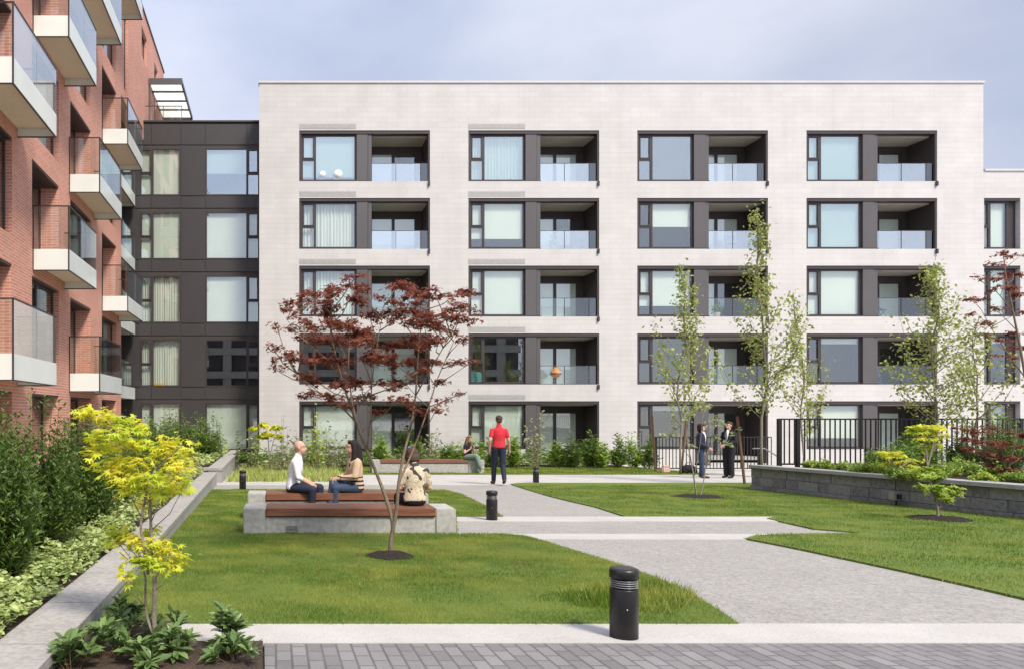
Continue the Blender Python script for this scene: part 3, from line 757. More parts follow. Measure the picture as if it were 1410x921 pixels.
while d < 18.4:
    e = min(d+.6, 18.45); V = []
    for q in (d+.003, e-.003):
        for x in (11.97, 12.38): V += [(x, q, rtop(q)-.07), (x, q, rtop(q))]
    cb_.add(V, [(0,1,3,2), (4,6,7,5), (0,4,5,1), (2,3,7,6), (1,5,7,3), (0,2,6,4)]); d = e
cb_.build('cap', 'block_cap', rw, origin=orr)
struct(sheet('soil', [(12.36,6),(24,6),(24,18.2),(12.36,18.2)], -.05, 'soil', .3, zf=rtop))

# ---------- benches ----------
def bench(label, x0, x1, y0, y1, ztop, wx0, wx1, drain=False, loc=None):
    b = empty('park_bench', ((x0+x1)/2, (y0+y1)/2, zg(y0)), label, 'bench'); o = tuple(b.location)
    zb = zg(y1)-.1
    c = MB(); c.rbox(x0, wx0, y0, y1, zb, ztop, .012); c.rbox(wx1, x1, y0, y1, zb, ztop, .012); c.rbox(wx0+.001, wx1-.001, y0+.015, y1-.01, zb, ztop-.115, .006)
    c.build('concrete_base', 'concrete', b, origin=o)
    s = MB(); n = max(4, round((y1-y0+.03)/.11)); wd = (y1-y0+.03)/n
    for k in range(n): s.rbox(wx0+.005, wx1-.005, y0-.02+k*wd, y0-.02+(k+1)*wd-.006, ztop-.10, ztop+.006, .005)
    s.build('seat', 'bench_wood', b, origin=o)
    if drain:
        m = MB(); xx = (402-CX)*y0/F; zz = EYE-(728-CY)*y0/F
        frame_boxes(m, 'y', xx-.075, xx+.075, zz-.045, zz+.045, y0-.004, .012, .03)
        m.box(xx-.06, xx+.06, y0-.002, y0+.01, zz-.002, zz+.03)
        m.build('recessed_light', 'steel', b, origin=o)
    return b
YA = 9.85
bench('nearest wood-topped concrete bench with a person in a patterned shirt on it', -.443, 2.443, YA, YA+.60, EYE-1.28, -.138, 2.167, True)
YB = 11.5
bench('second wood-topped concrete bench with a bald man and a cardigan woman on it', -.449, 2.415, YB, YB+.50, EYE-1.255, -.161, 2.1)
YC = G(0,651.5)[1]
bench('farthest wood-topped concrete bench near the building with a woman reading on it', (512-CX)*YC/F, (667-CX)*YC/F, YC, YC+.55, EYE-(633-CY)*YC/F, (524-CX)*YC/F, (645-CX)*YC/F)

# ---------- bollards ----------
def bollard(px, py, label, h=.468, r=.087):
    x, y = G(px, py); y += r; z = zg(y)
    b = empty('bollard', (x, y, z), label, 'bollard', 'black bollard lights along the paths')
    MB().lathe([(r,-.05),(r,h*.70),(r-.002,h*.712),(r*.95,h*.715)], 0, 0, 0).build('post', 'black_metal', b, True)
    MB().lathe([(r*.80,h*.716),(r*.80,h*.86)], 0, 0, 0).build('lens', 'lens_glass', b, True)
    m = MB()
    for k in range(4): m.lathe([(r*.86,h*(.735+.031*k)),(r*.97,h*(.738+.031*k)),(r*.97,h*(.744+.031*k)),(r*.86,h*(.748+.031*k))], 0, 0, 0)
    m.lathe([(r*.35,h*.717),(r*.35,h*.859)], 0, 0, 0)
    m.build('louvre', 'steel', b)
    MB().lathe([(r*.9,h*.862),(r*1.03,h*.863),(r*1.03,h*.95),(r*.98,h*.985),(r*.8,h)], 0, 0, 0).build('cap', 'black_metal', b, True)
    MB().ell((-.02,-r-.001,h*.45), (.006,.003,.006)).build('bolt', 'steel', b)
    for p in b.children:
        me = p.data; me.polygons.foreach_set('use_smooth', [abs(f.normal.z) < .5 for f in me.polygons])
bollard(868, 884, 'large near black bollard light standing on the pale walkway by the pavers')
bollard(679.5, 717, 'black bollard light at the lawn corner right of the near bench', .475)
bollard(334, 674, 'black bollard light left of the benches beside the planter wall', .49)
bollard(739.5, 664.5, 'small black bollard light right of the man in red', .46)

# ---------- leaves ----------
def star(lobes, inner=.38, droop=.15, spread=1.0):
    """palmate leaf pointing +x; one n-gon fan of triangles"""
    V = [(0, 0, 0)]; Fc = []
    for i in range(lobes):
        a = (i-(lobes-1)/2)/((lobes-1)/2)*R(125)*spread
        L = 1-.45*abs(a)/R(125)
        V.append((math.cos(a)*L, math.sin(a)*L, -droop*L))
        if i < lobes-1:
            b = a+R(125)*spread/(lobes-1)
            V.append((math.cos(b)*inner, math.sin(b)*inner, .02))
    for i in range(1, len(V)-1): Fc.append((0, i, i+1))
    return np.array(V), Fc
STAR7 = star(7); STAR5 = star(5, .42, .2)
def oval(w=.4, droop=.12, seg=1):
    V = [(0,0,0), (.35,w/2,.03), (.75,w*.36,-.02), (1,0,-droop), (.75,-w*.36,-.02), (.35,-w/2,.03), (.5,0,-.05)]
    return np.array(V), [(0,6,1), (1,6,2), (2,6,3), (3,6,4), (4,6,5), (5,6,0)]
OVAL = oval(.62); LANCE = oval(.34, .22); NEEDLE = (np.array([(0,-.05,0),(0,.05,0),(1,0,-.05)]), [(0,1,2)])
DIAM = (np.array([(0,0,0),(.5,.32,.04),(1,0,-.06),(.5,-.32,.04)]), [(0,1,3),(1,2,3)])
def leaves(name, tmpl, pos, dirs, size, mat, parent=None, roll=.6, szvar=.35, rng=RNG):
    """pos (n,3) local; dirs (n,3) the way the leaf points"""
    T, Fc = tmpl; n = len(pos); k = len(T)
    d = dirs/np.maximum(np.linalg.norm(dirs, axis=1, keepdims=True), 1e-6)
    up = np.tile([0, 0, 1.], (n, 1))+rng.normal(0, roll, (n, 3))
    s = np.cross(up, d); s /= np.maximum(np.linalg.norm(s, axis=1, keepdims=True), 1e-6)
    u = np.cross(d, s)
    sz = size*rng.uniform(1-szvar, 1+szvar, n)
    V = pos[:, None, :]+sz[:, None, None]*(T[None, :, 0:1]*d[:, None, :]+T[None, :, 1:2]*s[:, None, :]+T[None, :, 2:3]*u[:, None, :])
    return np_mesh(name, V.reshape(-1, 3), k, Fc, mat, parent)
def nearest_on(branches, p):
    best = None
    for br in branches:
        for q in br[1:]:
            if q.z < p.z+.05:
                dd = (q-p).length+max(0, .25-(p.z-q.z))*.8
                if best is None or dd < best[0]: best = (dd, q)
    return best[1] if best else branches[0][-1]

def maple(label, base, stems, clusters, leafmatn, barkm, leaf, lsize, dens, thick=.02, group=None, flat=.28, cat='tree', name='maple_tree', dd=1.0, mulch=True, tmplseed=1, twr=.004):
    """base (x,y,z); stems: list of world polylines with radii; clusters: (world centre, rx, rz)"""
    rs = np.random.default_rng(tmplseed); rp = random.Random(tmplseed)
    t = empty(name, base, label, cat, group); b = Vector(base)
    tr = MB(); polys = []
    for pts, r0, r1 in stems:
        pts = [Vector(p)-b for p in pts]
        # smooth by catmull sampling
        out = []
        for i in range(len(pts)-1):
            p0 = pts[max(i-1, 0)]; p1 = pts[i]; p2 = pts[i+1]; p3 = pts[min(i+2, len(pts)-1)]
            for k in range(4):
                s = k/4; out.append(.5*((2*p1)+(p2-p0)*s+(2*p0-5*p1+4*p2-p3)*s*s+(3*p1-p0-3*p2+p3)*s**3))
        out.append(pts[-1]); n = len(out)
        tr.tube(out, [r0+(r1-r0)*(i/(n-1))**.8 for i in range(n)], 8); polys.append(out)
    pos = []; dirs = []
    tw = MB()
    for c, rx, rz in clusters:
        c = Vector(c)-b
        q = nearest_on(polys, c)
        mid = (q+c)/2+Vector((rp.uniform(-.04,.04), rp.uniform(-.04,.04), -.02))
        tw.tube([q, mid, c], [twr*2, twr*1.4, twr], 4)
        nt_ = max(3, int(rx*rx*26*dd)+3)
        for _ in range(nt_):   # twigs radiating in a flat layer
            a = rp.uniform(0, 2*math.pi); L = rx*rp.uniform(.5, 1.05)
            e = c+Vector((math.cos(a)*L, math.sin(a)*L*dd, rz*rp.uniform(-.8, .9)))
            m2 = c.lerp(e, .5)+Vector((0, 0, rz*.3+.01))
            tw.tube([c, m2, e], [twr*.8, twr*.6, twr*.3], 3, False)
            nl = max(4, int(dens*L))
            s = rs.uniform(.12, 1.03, nl)**.8
            P0 = np.array([(c.lerp(m2, x*2) if x < .5 else m2.lerp(e, x*2-1)) for x in s])
            P0 += rs.normal(0, .035, (nl, 3))*[1, 1, .55]
            dr = np.array([[math.cos(a), math.sin(a), 0]])+rs.normal(0, .75, (nl, 3))*[1, 1, .35]; dr[:, 2] -= flat
            pos.append(P0); dirs.append(dr)
    tr.build('trunk', barkm, t, True)
    tw.build('twigs', barkm, t, True)
    leaves('crown', leaf, np.concatenate(pos), np.concatenate(dirs), lsize, leafmatn, t, .35, .35, rs)
    return t
def mound(x, y, r, label):
    V = [(x, y, zg(y)+.07)]; n = 28; rp = random.Random(int(x*100))
    for k in range(n):
        a = 2*math.pi*k/n; rr = r*rp.uniform(.86, 1.1); V.append((x+math.cos(a)*rr*.6, y+math.sin(a)*rr*.6, zg(y+math.sin(a)*rr*.6)+.065+rp.uniform(-.008,.01)))
    for k in range(n):
        a = 2*math.pi*k/n; rr = r*rp.uniform(.9, 1.1); V.append((x+math.cos(a)*rr, y+math.sin(a)*rr, zg(y+math.sin(a)*rr)+.03))
    Fc = [(0, 1+k, 1+(k+1) % n) for k in range(n)]+[(1+k, 1+n+k, 1+n+(k+1) % n, 1+(k+1) % n) for k in range(n)]
    o = mesh_obj('soil', V, Fc, 'mulch'); o['kind'] = 'structure'

# --- red maple ---
Dm = 8.1
def Q(px, py, dy=0, D=Dm): return P(px, py, D+dy)
stems = [([Q(538,768),Q(538,745),Q(541,722),Q(533,690,.03),Q(520,655,.06),Q(502,612,.05),Q(492,585,0),Q(483,560,-.1),Q(470,520,-.2),Q(458,470,-.25),Q(455,430,-.3)], .030, .006),
 ([Q(540,735),Q(546,700,-.03),Q(549,665,-.05),Q(556,625,-.02),Q(566,585,.05),Q(572,545,.1),Q(575,500,.15),Q(580,450,.2),Q(590,410,.2)], .024, .005),
 ([Q(549,665,-.05),Q(562,635,.05),Q(576,600,.12),Q(590,560,.2),Q(603,520,.25),Q(625,470,.3)], .014, .004),
 ([Q(502,612,.05),Q(490,575,.15),Q(483,540,.3),Q(480,495,.4),Q(484,440,.4),Q(490,395,.4)], .015, .004),
 ([Q(490,580,0),Q(465,556,-.2),Q(440,540,-.35),Q(410,515,-.45)], .011, .003),
 ([Q(505,618,.05),Q(510,580,-.1),Q(512,530,-.25),Q(520,470,-.35),Q(530,420,-.35)], .012, .003),
 ([Q(470,520,-.2),Q(445,490,-.1),Q(415,465,.1),Q(395,440,.2)], .009, .003),
 ([Q(572,545,.1),Q(595,505,-.1),Q(615,470,-.2),Q(635,430,-.25)], .009, .003)]
cl_px = [(488,384,22,5),(462,398,26,6),(437,408,30,7),(412,420,30,6),(400,428,16,5),(445,432,40,8),(480,415,34,8),(508,404,22,7),(455,452,46,7),(420,446,30,6),
 (545,395,26,6),(572,404,34,8),(602,412,34,8),(628,408,20,6),(648,404,12,4),(560,430,40,8),(600,436,44,8),(635,424,26,6),(530,418,24,7),(510,440,34,8),(585,452,36,8),(630,445,22,6),
 (400,454,22,4),(382,452,8,3),(430,470,30,6),(470,474,40,7),(516,468,36,8),(560,475,44,8),(602,476,34,7),(634,470,16,5),
 (378,482,14,5),(395,492,26,5),(425,500,36,7),(460,502,36,7),(500,498,38,8),(545,502,44,8),(590,504,36,7),(625,500,16,4),(648,499,10,3),(385,512,14,4),(410,518,22,5),
 (440,528,26,6),(475,530,30,6),(515,530,34,7),(560,530,34,6),(600,528,22,5),(460,548,22,4),(500,548,26,5),(545,552,22,4),(430,545,20,3),(610,552,10,3),(632,543,8,2),(600,565,12,4),(520,570,14,3),(480,560,16,3),(575,566,14,4)]
rp = random.Random(5); cl_ = []
for _ in range(12):
    a_ = rp.uniform(0, 2*math.pi); q_ = math.sqrt(rp.random()); cl_px.append((516+108*q_*math.cos(a_), 462+72*q_*math.sin(a_), rp.uniform(20, 34), 6))
for (a, b, rx, rz) in cl_px:
    rz *= 1.5; dy = rp.uniform(-.75, .75)*(1 if rx > 18 else .4)
    cl_.append((Q(a, b, dy), rx/F*Dm*1.0, rz/F*Dm*1.0))
mx, my = G(538, 768)
maple('dark red leafed maple with two thin stems rising from the lawn before the nearest bench', (mx, my, zg(my)), stems, cl_, 'leaf_red', 'bark_red', STAR5, .039, 190, dd=1.0, tmplseed=11)
mound(mx, my, .26, '')
# low red sprigs over the bench
# --- golden maple in the near bed ---
Dg = 4.45
def Qg(px, py, dy=0): return P(px, py, Dg+dy)
gb = G(213, 905)
stems = [([Qg(213,912),Qg(214,880),Qg(212,850),Qg(213,800,-.01),Qg(210,770,0)], .019, .012),
 ([Qg(211,872),Qg(203,850,.02),Qg(200,820,.03),Qg(200,795,.03),Qg(193,770,.05),Qg(186,740,.04)], .011, .005),
 ([Qg(210,772),Qg(208,730,.03),Qg(207,690,.05),Qg(206,660,.05),Qg(196,630,0)], .012, .006),
 ([Qg(204,790),Qg(197,750,-.02),Qg(194,720,-.04),Qg(200,688,-.02),Qg(205,668,0),Qg(215,640,.05)], .010, .005),
 ([Qg(206,660,.05),Qg(185,625,.06),Qg(160,595,.05),Qg(138,572,0)], .007, .003), ([Qg(212,650,.05),Qg(232,630,0),Qg(248,615,-.05)], .006, .003),
 ([Qg(210,775),Qg(225,768,-.05),Qg(240,765,-.1)], .006,.003), ([Qg(204,770),Qg(185,775,-.05),Qg(165,760,-.1)], .006,.003)]
cg = [(122,568,18,7),(142,578,26,9),(165,585,28,10),(180,598,28,10),(150,600,26,9),(170,618,32,10),(140,622,20,8),(195,615,24,9),(150,640,30,9),(185,638,30,10),(215,625,22,8),(235,612,20,8),(250,622,16,8),
 (225,640,30,10),(250,645,18,8),(165,655,28,8),(205,660,34,9),(240,665,22,8),(190,675,26,7),(225,680,22,6),(205,690,12,5),(250,675,12,6),
 (160,738,18,6),(180,745,20,6),(200,752,22,6),(225,755,18,6),(240,768,14,7),(195,772,20,7),(215,775,22,7),(178,790,12,6),(232,780,12,6),(165,750,16,6),(205,735,12,4)]
cl_ = [(Qg(a, b, rp.uniform(-.16, .16)), rx/F*Dg, rz/F*Dg) for a, b, rx, rz in cg]
maple('slender golden yellow maple rising from the near soil bed beside the planter wall', (gb[0], gb[1], zg(gb[1])), stems, cl_, 'leaf_gold', 'bark_grey', STAR7, .040, 270, tmplseed=21, twr=.002)

# --- small golden maple on the right lawn ---
x_, y_ = G(1291, 716); 
def Qr(px, py, dy=0): return P(px, py, y_+dy)
maple('small golden maple on the right lawn in front of the block wall', (x_, y_, zg(y_)), [([Qr(1291,718),Qr(1291,700),Qr(1287,685),Qr(1282,665)], .022, .008), ([Qr(1289,692),Qr(1298,680),Qr(1305,675)], .012, .006)],
 [(Qr(a,b,rp.uniform(-.15,.15)), rx*y_/F, rz*y_/F) for a,b,rx,rz in [(1272,648,10,3),(1288,649,10,3),(1282,657,12,4),(1270,670,6,2),(1283,672,10,4),(1302,674,12,4),(1312,680,9,3),(1290,682,10,4),(1300,688,10,4),(1312,672,8,3)]], 'leaf_lime', 'bark_grey', STAR5, .06, 220, tmplseed=31)
mound(x_, y_, .42, '')

# --- columnar young trees ---
def column_tree(label, px, py, ptop, D, spread, seed, lmat='leaf_birch', nb=26, lsz=.075, dens=34, clear=.25, group='young slender trees before the white building', powr=1.3, bark='bark_grey'):
    rs = np.random.default_rng(seed); rp = random.Random(seed)
    base = P(px, py, D); H = (py-ptop)*D/F
    base.z = rtop(D)-.1 if (px > 1200) else zg(D)-.03
    H = P(px, ptop, D).z-base.z
    t = empty('young_tree', base, label, 'tree', group)
    tr = MB(); wob = [Vector((rp.uniform(-.03,.03)*i, rp.uniform(-.03,.03)*i, H*i/8)) for i in range(9)]
    tr.tube(wob, [(.026*H/6*(1-i/9.5)+.007) for i in range(9)], 8); tr.build('trunk', bark, t, True)
    def at(f):
        i = min(int(f*8), 7); return wob[i].lerp(wob[i+1], f*8-i)
    br = MB(); pos = []; dirs = []
    for k in range(nb):
        f = clear+(1-clear)*(k+.5)/nb*.97; p = at(f)
        a = rp.uniform(0, 2*math.pi); L = spread*(1-(f-clear)/(1-clear))**powr*rp.choice([.35,.6,.8,1.0,1.25])+.12
        up = rp.uniform(.9, 1.6)
        e = p+Vector((math.cos(a)*L*.8, math.sin(a)*L*.8, L*up)); e.z = min(e.z, H*1.0)
        m_ = p.lerp(e, .5)+Vector((math.cos(a)*L*.12, math.sin(a)*L*.12, -L*.1))
        br.tube([p, m_, e], [.014, .009, .003], 4, False)
        nl = max(6, int(dens*(L+.25)*1.4)); s = rs.uniform(.12, 1.02, nl)
        P0 = np.array([(p.lerp(m_, x*2) if x < .5 else m_.lerp(e, x*2-1)) for x in s])+rs.normal(0, .10, (nl, 3))
        pos.append(P0); dirs.append(rs.normal(0, 1, (nl, 3))-[0, 0, .5])
    nl = int(dens*H*.35); f = rs.uniform(clear+.25, 1.0, nl)
    pos.append(np.array([at(min(x, .999)) for x in f])+rs.normal(0, .10, (nl, 3))); dirs.append(rs.normal(0, 1, (nl, 3)))
    br.build('branches', bark, t, True)
    leaves('crown', OVAL, np.concatenate(pos), np.concatenate(dirs), lsz, lmat, t, .6, .35, rs)
    return t
column_tree('thin staked young tree left of the suited pair, pale green leaves', 937, 652, 362, 25.3, 1.55, 3, nb=38, lsz=.115, dens=32, clear=.22)
column_tree('tallest young tree right of the suited pair, reaching the fourth floor', 1050, 668, 288, 19.6, 1.15, 8, nb=52, lsz=.085, dens=40, clear=.24)
column_tree('wispy young tree behind the left end of the black picket fence', 1106, 640, 402, 23.0, 1.1, 12, nb=34, lsz=.09, dens=34, clear=.2)
column_tree('bushy young tree in the raised bed behind the golden shrubs', 1285, 640, 362, 17.3, 1.25, 15, nb=50, lsz=.078, dens=42, clear=.18, lmat='leaf_birch')
column_tree('short young tree in the raised bed beside the red maple', 1345, 640, 440, 17.5, 1.0, 19, nb=30, lsz=.078, dens=34, clear=.2)
# sparse multi-stem shrub on right lawn
x_, y_ = G(962, 685)
def Qs(px, py, dy=0): return P(px, py, y_+dy)
sc_ = [(945,578,14,6),(965,568,14,6),(980,580,14,6),(935,600,10,5),(925,590,8,4),(985,605,8,5),(1000,612,8,4),(975,560,8,4),(1010,595,8,4),(990,590,8,4),(950,615,8,5),(915,600,6,3)]
maple('sparse multi-stemmed sapling with few yellow-green leaves on the right lawn', (x_, y_, zg(y_)), [([Qs(960,687),Qs(955,655),Qs(950,625),Qs(945,600),Qs(948,575)], .02, .006), ([Qs(964,687),Qs(970,655,.1),Qs(974,620,.1),Qs(985,585,.1)], .016, .005), ([Qs(950,630),Qs(935,610),Qs(922,598)], .008, .004), ([Qs(972,640,.1),Qs(990,620,.2),Qs(1005,605,.2)], .009, .004), ([Qs(956,655),Qs(964,610),Qs(968,570)], .009, .004)],
 [(Qs(a,b,rp.uniform(-.3,.3)), rx*y_/F, rz*y_/F*2.6) for a,b,rx,rz in sc_], 'leaf_pale', 'bark_grey', OVAL, .08, 60, tmplseed=41, name='sapling')
mound(x_, y_, .5, '')
# stakes
def stake(px, py, px2, py2, label, D=None):
    x, y = G(px, py); p0 = Vector((x, y, zg(y)-.1)); p1 = P(px2, py2, y)
    o = MB().tube([p0-p0, p1-p0], .036, 8).build('tree_stake', 'stake_wood'); o.location = p0
    tag(o, label, 'stake', 'brown wooden tree stakes')
stake(903, 650, 898, 572, 'brown wooden stake left of the thin staked tree')
stake(938, 650, 945, 574, 'brown wooden stake right behind the thin staked tree')
stake(1026, 667, 1015, 573, 'leaning brown wooden stake beside the man in the black suit')

# --- shrubs made of leafy shoots ---
def shrub(label, base, rx, ry, h, nsh, per, tmpl, lsize, mat, seed, upright=1.0, cat='shrub', name='shrub', group=None, stem=True, jit=.03, flare=1.0, rosette=False, low=.05, barkm='bark_grey', srad=.008):
    rs = np.random.default_rng(seed); rp = random.Random(seed)
    base = Vector(base); t = empty(name, base, label, cat, group)
    st = MB(); pos = []; dirs = []
    for _ in range(nsh):
        a = rp.uniform(0, 2*math.pi); q = math.sqrt(rp.random())
        b0 = Vector((math.cos(a)*rx*q*.45, math.sin(a)*ry*q*.45, 0))
        hh = h*(1-.45*q**2.5)*rp.uniform(.45, 1.12)*(1+.13*math.sin(a*3+seed))
        e = Vector((math.cos(a)*rx*q*flare, math.sin(a)*ry*q*flare, hh))
        m_ = b0.lerp(e, .5)+Vector((math.cos(a)*rx*q*.15*upright, math.sin(a)*ry*q*.15*upright, hh*.05))
        st.tube([b0, m_, e], [srad, srad*.75, srad*.4], 4, False)
        s = rs.uniform(low, 1.02, per) if not rosette else 1-np.abs(rs.normal(0, .30, per))
        ax = np.array((e-m_).normalized())
        P0 = np.array([(b0.lerp(m_, x*2) if x < .5 else m_.lerp(e, x*2-1)) for x in np.clip(s, 0, 1.0)])+rs.normal(0, jit, (per, 3))
        dr = rs.normal(0, 1, (per, 3)); dr -= ax[None]*(dr@ax)[:, None]; dr /= np.linalg.norm(dr, axis=1, keepdims=True)
        dr = dr+ax[None]*(.55 if not rosette else .6)+np.array([0,0,.1])
        pos.append(P0); dirs.append(dr)
    if stem: st.build('stems', barkm, t, True)
    leaves('foliage', tmpl, np.concatenate(pos), np.concatenate(dirs), lsize, mat, t, .4, .35, rs)
    return t
def ground_pt(px, py, D): p = P(px, py, D); return p
# yews in the left planter
yz = lambda d: EYE-topd(d)-.05
for i, (x, d, rx, h, n, lb) in enumerate([(-2.5,6.1,.55,1.32,120,'dark yew shrub at the left edge, nearest the camera in the planter'), (-2.65,7.6,.6,1.5,130,'dark yew shrub second from the camera in the left planter'),
        (-2.55,9.3,.55,1.4,120,'dark yew shrub behind the crown of the golden maple'), (-2.7,11.3,.55,1.45,110,'upright yew shrub mid-planter, left of the golden maple crown'), (-2.7,13.6,.5,.95,100,'yew shrub farther back in the left planter near the brick piers'), (-3.0,16.2,.55,1.0,90,'last yew shrub before the step in the planter wall')]):
    shrub(lb, (x, d, yz(d)), rx, .5, h, int(n*1.1), 105, (np.array([(0,-.05,0),(.5,-.16,0),(1,0,-.05),(.5,.16,0)]), [(0,1,2,3)]), .062, 'leaf_yew' if i < 4 else 'leaf_yew_bright', 50+i, group='yew shrubs in the left planter', name='yew_shrub', jit=.03, flare=1.05, low=.12, barkm='leaf_yew', srad=.005)
for i, (px, d, rx, h, lb) in enumerate([(208,23.0,.7,1.45,'green bushy shrub beyond the step, left of three'), (243,24.0,.8,1.55,'green bushy shrub beyond the step, middle of three'), (282,26.0,.75,1.5,'green bushy shrub beyond the step, right of three')]):
    shrub(lb, ((px-CX)/F*d, d, EYE-1.6), rx, .6, h, 110, 46, LANCE, .10, 'leaf_yew_bright', 70+i, group='bushy shrubs in the far planter', name='shrub', jit=.05)
# pale ground cover in both planters
def cover(label, region, n, h, tmpl, size, mat, zf, seed, name='ground_cover'):
    rs = np.random.default_rng(seed)
    xs = [p[0] for p in region]; ys = [p[1] for p in region]
    X = rs.uniform(min(xs), max(xs), n*2); Y = rs.uniform(min(ys), max(ys), n*2)
    m = inside(region, X, Y); X, Y = X[m][:n], Y[m][:n]
    # clumpy height field and gaps
    hf = .5+.25*np.sin(X*9+1.7*np.sin(Y*5))+.25*np.sin(Y*7.3+2*np.sin(X*6)); keep = rs.uniform(0, 1, len(X)) < .25+hf
    X, Y, hf = X[keep], Y[keep], hf[keep]
    Z = np.array([zf(y) for y in Y])+h*(hf*.8+.2)*rs.uniform(.35, 1, len(X))**.6
    d = rs.normal(0, 1, (len(X), 3)); d[:, 2] = np.abs(d[:, 2])*.3-.15
    o = leaves(name, tmpl, np.stack([X, Y, Z], 1), d, size, mat, None, .45, .35, rs)
    return tag(o, label, 'ground cover', None, 'stuff')
zc1 = lambda d: EYE-topd(d)-.06
cover('pale green leafy ground cover spilling along the long planter wall', [(-2.3,3.0),(WX(3)-WW-.02,3.0),(WX(9)-WW,9),(-2.3,9)], 15000, .26, OVAL, .045, 'leaf_cover', zc1, 5)
cover('pale ground cover farther along the long planter wall', [(-2.9,9),(WX(9)-WW,9),(WX(20)-WW-.02,20.4),(-3.3,20.4)], 12000, .30, OVAL, .06, 'leaf_cover', zc1, 6)
cover('low dark leaves under the yew shrubs', [(-3.5,4.0),(-2.2,4.0),(-2.2,20.5),(-3.5,20.5)], 9000, .18, OVAL, .06, 'leaf_laurel', zc1, 7)
cover('pale ground cover in the far planter beyond the step', [(-3.6,21.4),(-2.0,21.4),(-2.0,31),(-3.6,31)], 5000, .35, OVAL, .10, 'leaf_cover', lambda d: EYE-1.62, 8)
# broad leaved evergreen shrubs in the near bed
RHO = (lambda V: (np.array(V), [(0,6,1),(1,6,7,2),(2,7,3),(3,7,4),(4,7,6,5),(5,6,0)]))([(0,0,0),(.35,.17,.05),(.72,.15,.0),(1,0,-.16),(.72,-.15,0),(.35,-.17,.05),(.3,0,-.02),(.72,0,-.06)])
for i, (px, py, D, r, h, n, lb) in enumerate([(140,915,4.25,.21,.22,9,'broad-leaved evergreen at the left end of the near bed, against the wall'), (168,865,4.75,.17,.24,9,'broad-leaved evergreen behind the golden maple stems, beside the wall'),
        (232,868,4.65,.15,.17,7,'low broad-leaved evergreen just right of the golden maple stems'), (314,885,4.5,.09,.30,7,'upright broad-leaved evergreen in front of the walkway end'), (240,905,4.3,.15,.16,8,'spreading broad-leaved evergreen in the middle of the near bed'), (100,930,4.05,.14,.20,7,'broad-leaved evergreen at the frame corner of the near bed'), (322,921,4.2,.14,.14,8,'broad-leaved evergreen at the corner of the bed by the pavers'), (196,925,4.1,.13,.12,7,'low evergreen at the foot of the golden maple, nearest the camera')]):
    x, y = (px-CX)/F*D, D
    shrub(lb, (x, y, zg(y)+.03), r*.88, r*.88, h*.95, int(n*1.15), 18, RHO, .085, 'leaf_rhodo', 90+i, rosette=True, jit=.008, srad=.0035, barkm='stake_wood', group='evergreens in the near soil bed', name='evergreen_shrub', upright=.5)

# --- planting before the white building ---
def gz(y): return zg(y)+.01
lau = [(628,29.0,.35,1.35),(606,29.4,.3,1.0),(650,29.0,.45,1.45),(680,29.8,.28,1.35),(706,29.8,.25,1.5),(790,29.6,.34,1.45),(768,30.0,.3,1.2),(812,29.8,.3,1.5),(826,29.4,.28,1.2),(852,29.6,.35,1.4),(872,29.8,.4,1.55),(893,29.6,.35,1.35),(524,29.8,.28,1.4),(574,29.8,.35,1.3)]
beside = ['behind the far bench near the reading woman','at the left end of the far bench backrest side','directly behind the woman reading on the far bench','just left of the man in red','just right of the man in red','under the second ground floor loggia','left under the second ground floor loggia','at the right side of the second ground floor loggia','against the white pier right of the second loggia','before the white pier left of the entrance','tallest before the entrance windows','beside the low fence at the entrance','before the first ground floor loggia door','between the maple stems before the first loggia']
for i, ((px, d, r, h), bs) in enumerate(zip(lau, beside)):
    x = (px-CX)/F*d
    shrub('leafy green laurel '+bs, (x, d, gz(d)), r, .35, h*.92, 26, 30, LANCE, .15, ['leaf_fresh','leaf_laurel','leaf_fresh','leaf_laurel'][i % 4], 120+i, group='laurels in the bed before the white building', name='laurel_shrub', jit=.05, low=.1)
pal = [(388,25.5,.4,1.9,'leaf_pale'),(412,26.5,.3,1.5,'leaf_pale'),(436,25.5,.3,2.3,'leaf_lime'),(458,26.5,.35,2.0,'leaf_pale'),(478,27.0,.3,1.6,'leaf_pale'),(350,27.0,.35,1.3,'leaf_cover'),(326,28.0,.3,1.3,'leaf_laurel'),(425,28.6,.3,1.5,'leaf_fresh'),(735,28.4,.55,2.3,'leaf_pale'),(596,27.2,.4,2.0,'leaf_pale')]
bs2 = ['left of the bald man','just left of the bald man','tall and thin, behind the bald man','between the seated couple','right behind the seated cardigan woman','beside the small golden tree','dark, at the foot of the link building','low and green, behind the seated couple','right of the man in red','behind the person in the patterned shirt']
for i, ((px, d, r, h, m_), bs) in enumerate(zip(pal, bs2)):
    x = (px-CX)/F*d
    shrub('airy pale-leaved shrub '+bs if m_ != 'leaf_laurel' else 'leafy shrub '+bs, (x, d, gz(d)), r, .35, h, 14, 16, OVAL, .12, m_, 150+i, group='airy shrubs in the far bed', name='shrub', jit=.07, low=.2)
x_, y_ = (372-CX)/F*26, 26
maple('small golden yellow tree in the far grass bed before the link building', (x_, y_, gz(y_)), [([Vector((x_,y_,gz(y_))), P(371,630,26), P(369,600,26)], .03, .012), ([P(371,630,26), P(377,605,26.1), P(382,590,26.1)], .015,.008)],
 [(P(a,b,26+rp.uniform(-.3,.3)), rx*.026, rz*.026) for a,b,rx,rz in [(352,590,8,3),(365,586,10,4),(378,588,10,4),(370,598,14,5),(382,602,8,4),(360,600,8,4)]], 'leaf_gold', 'bark_grey', STAR5, .13, 140, tmplseed=61)
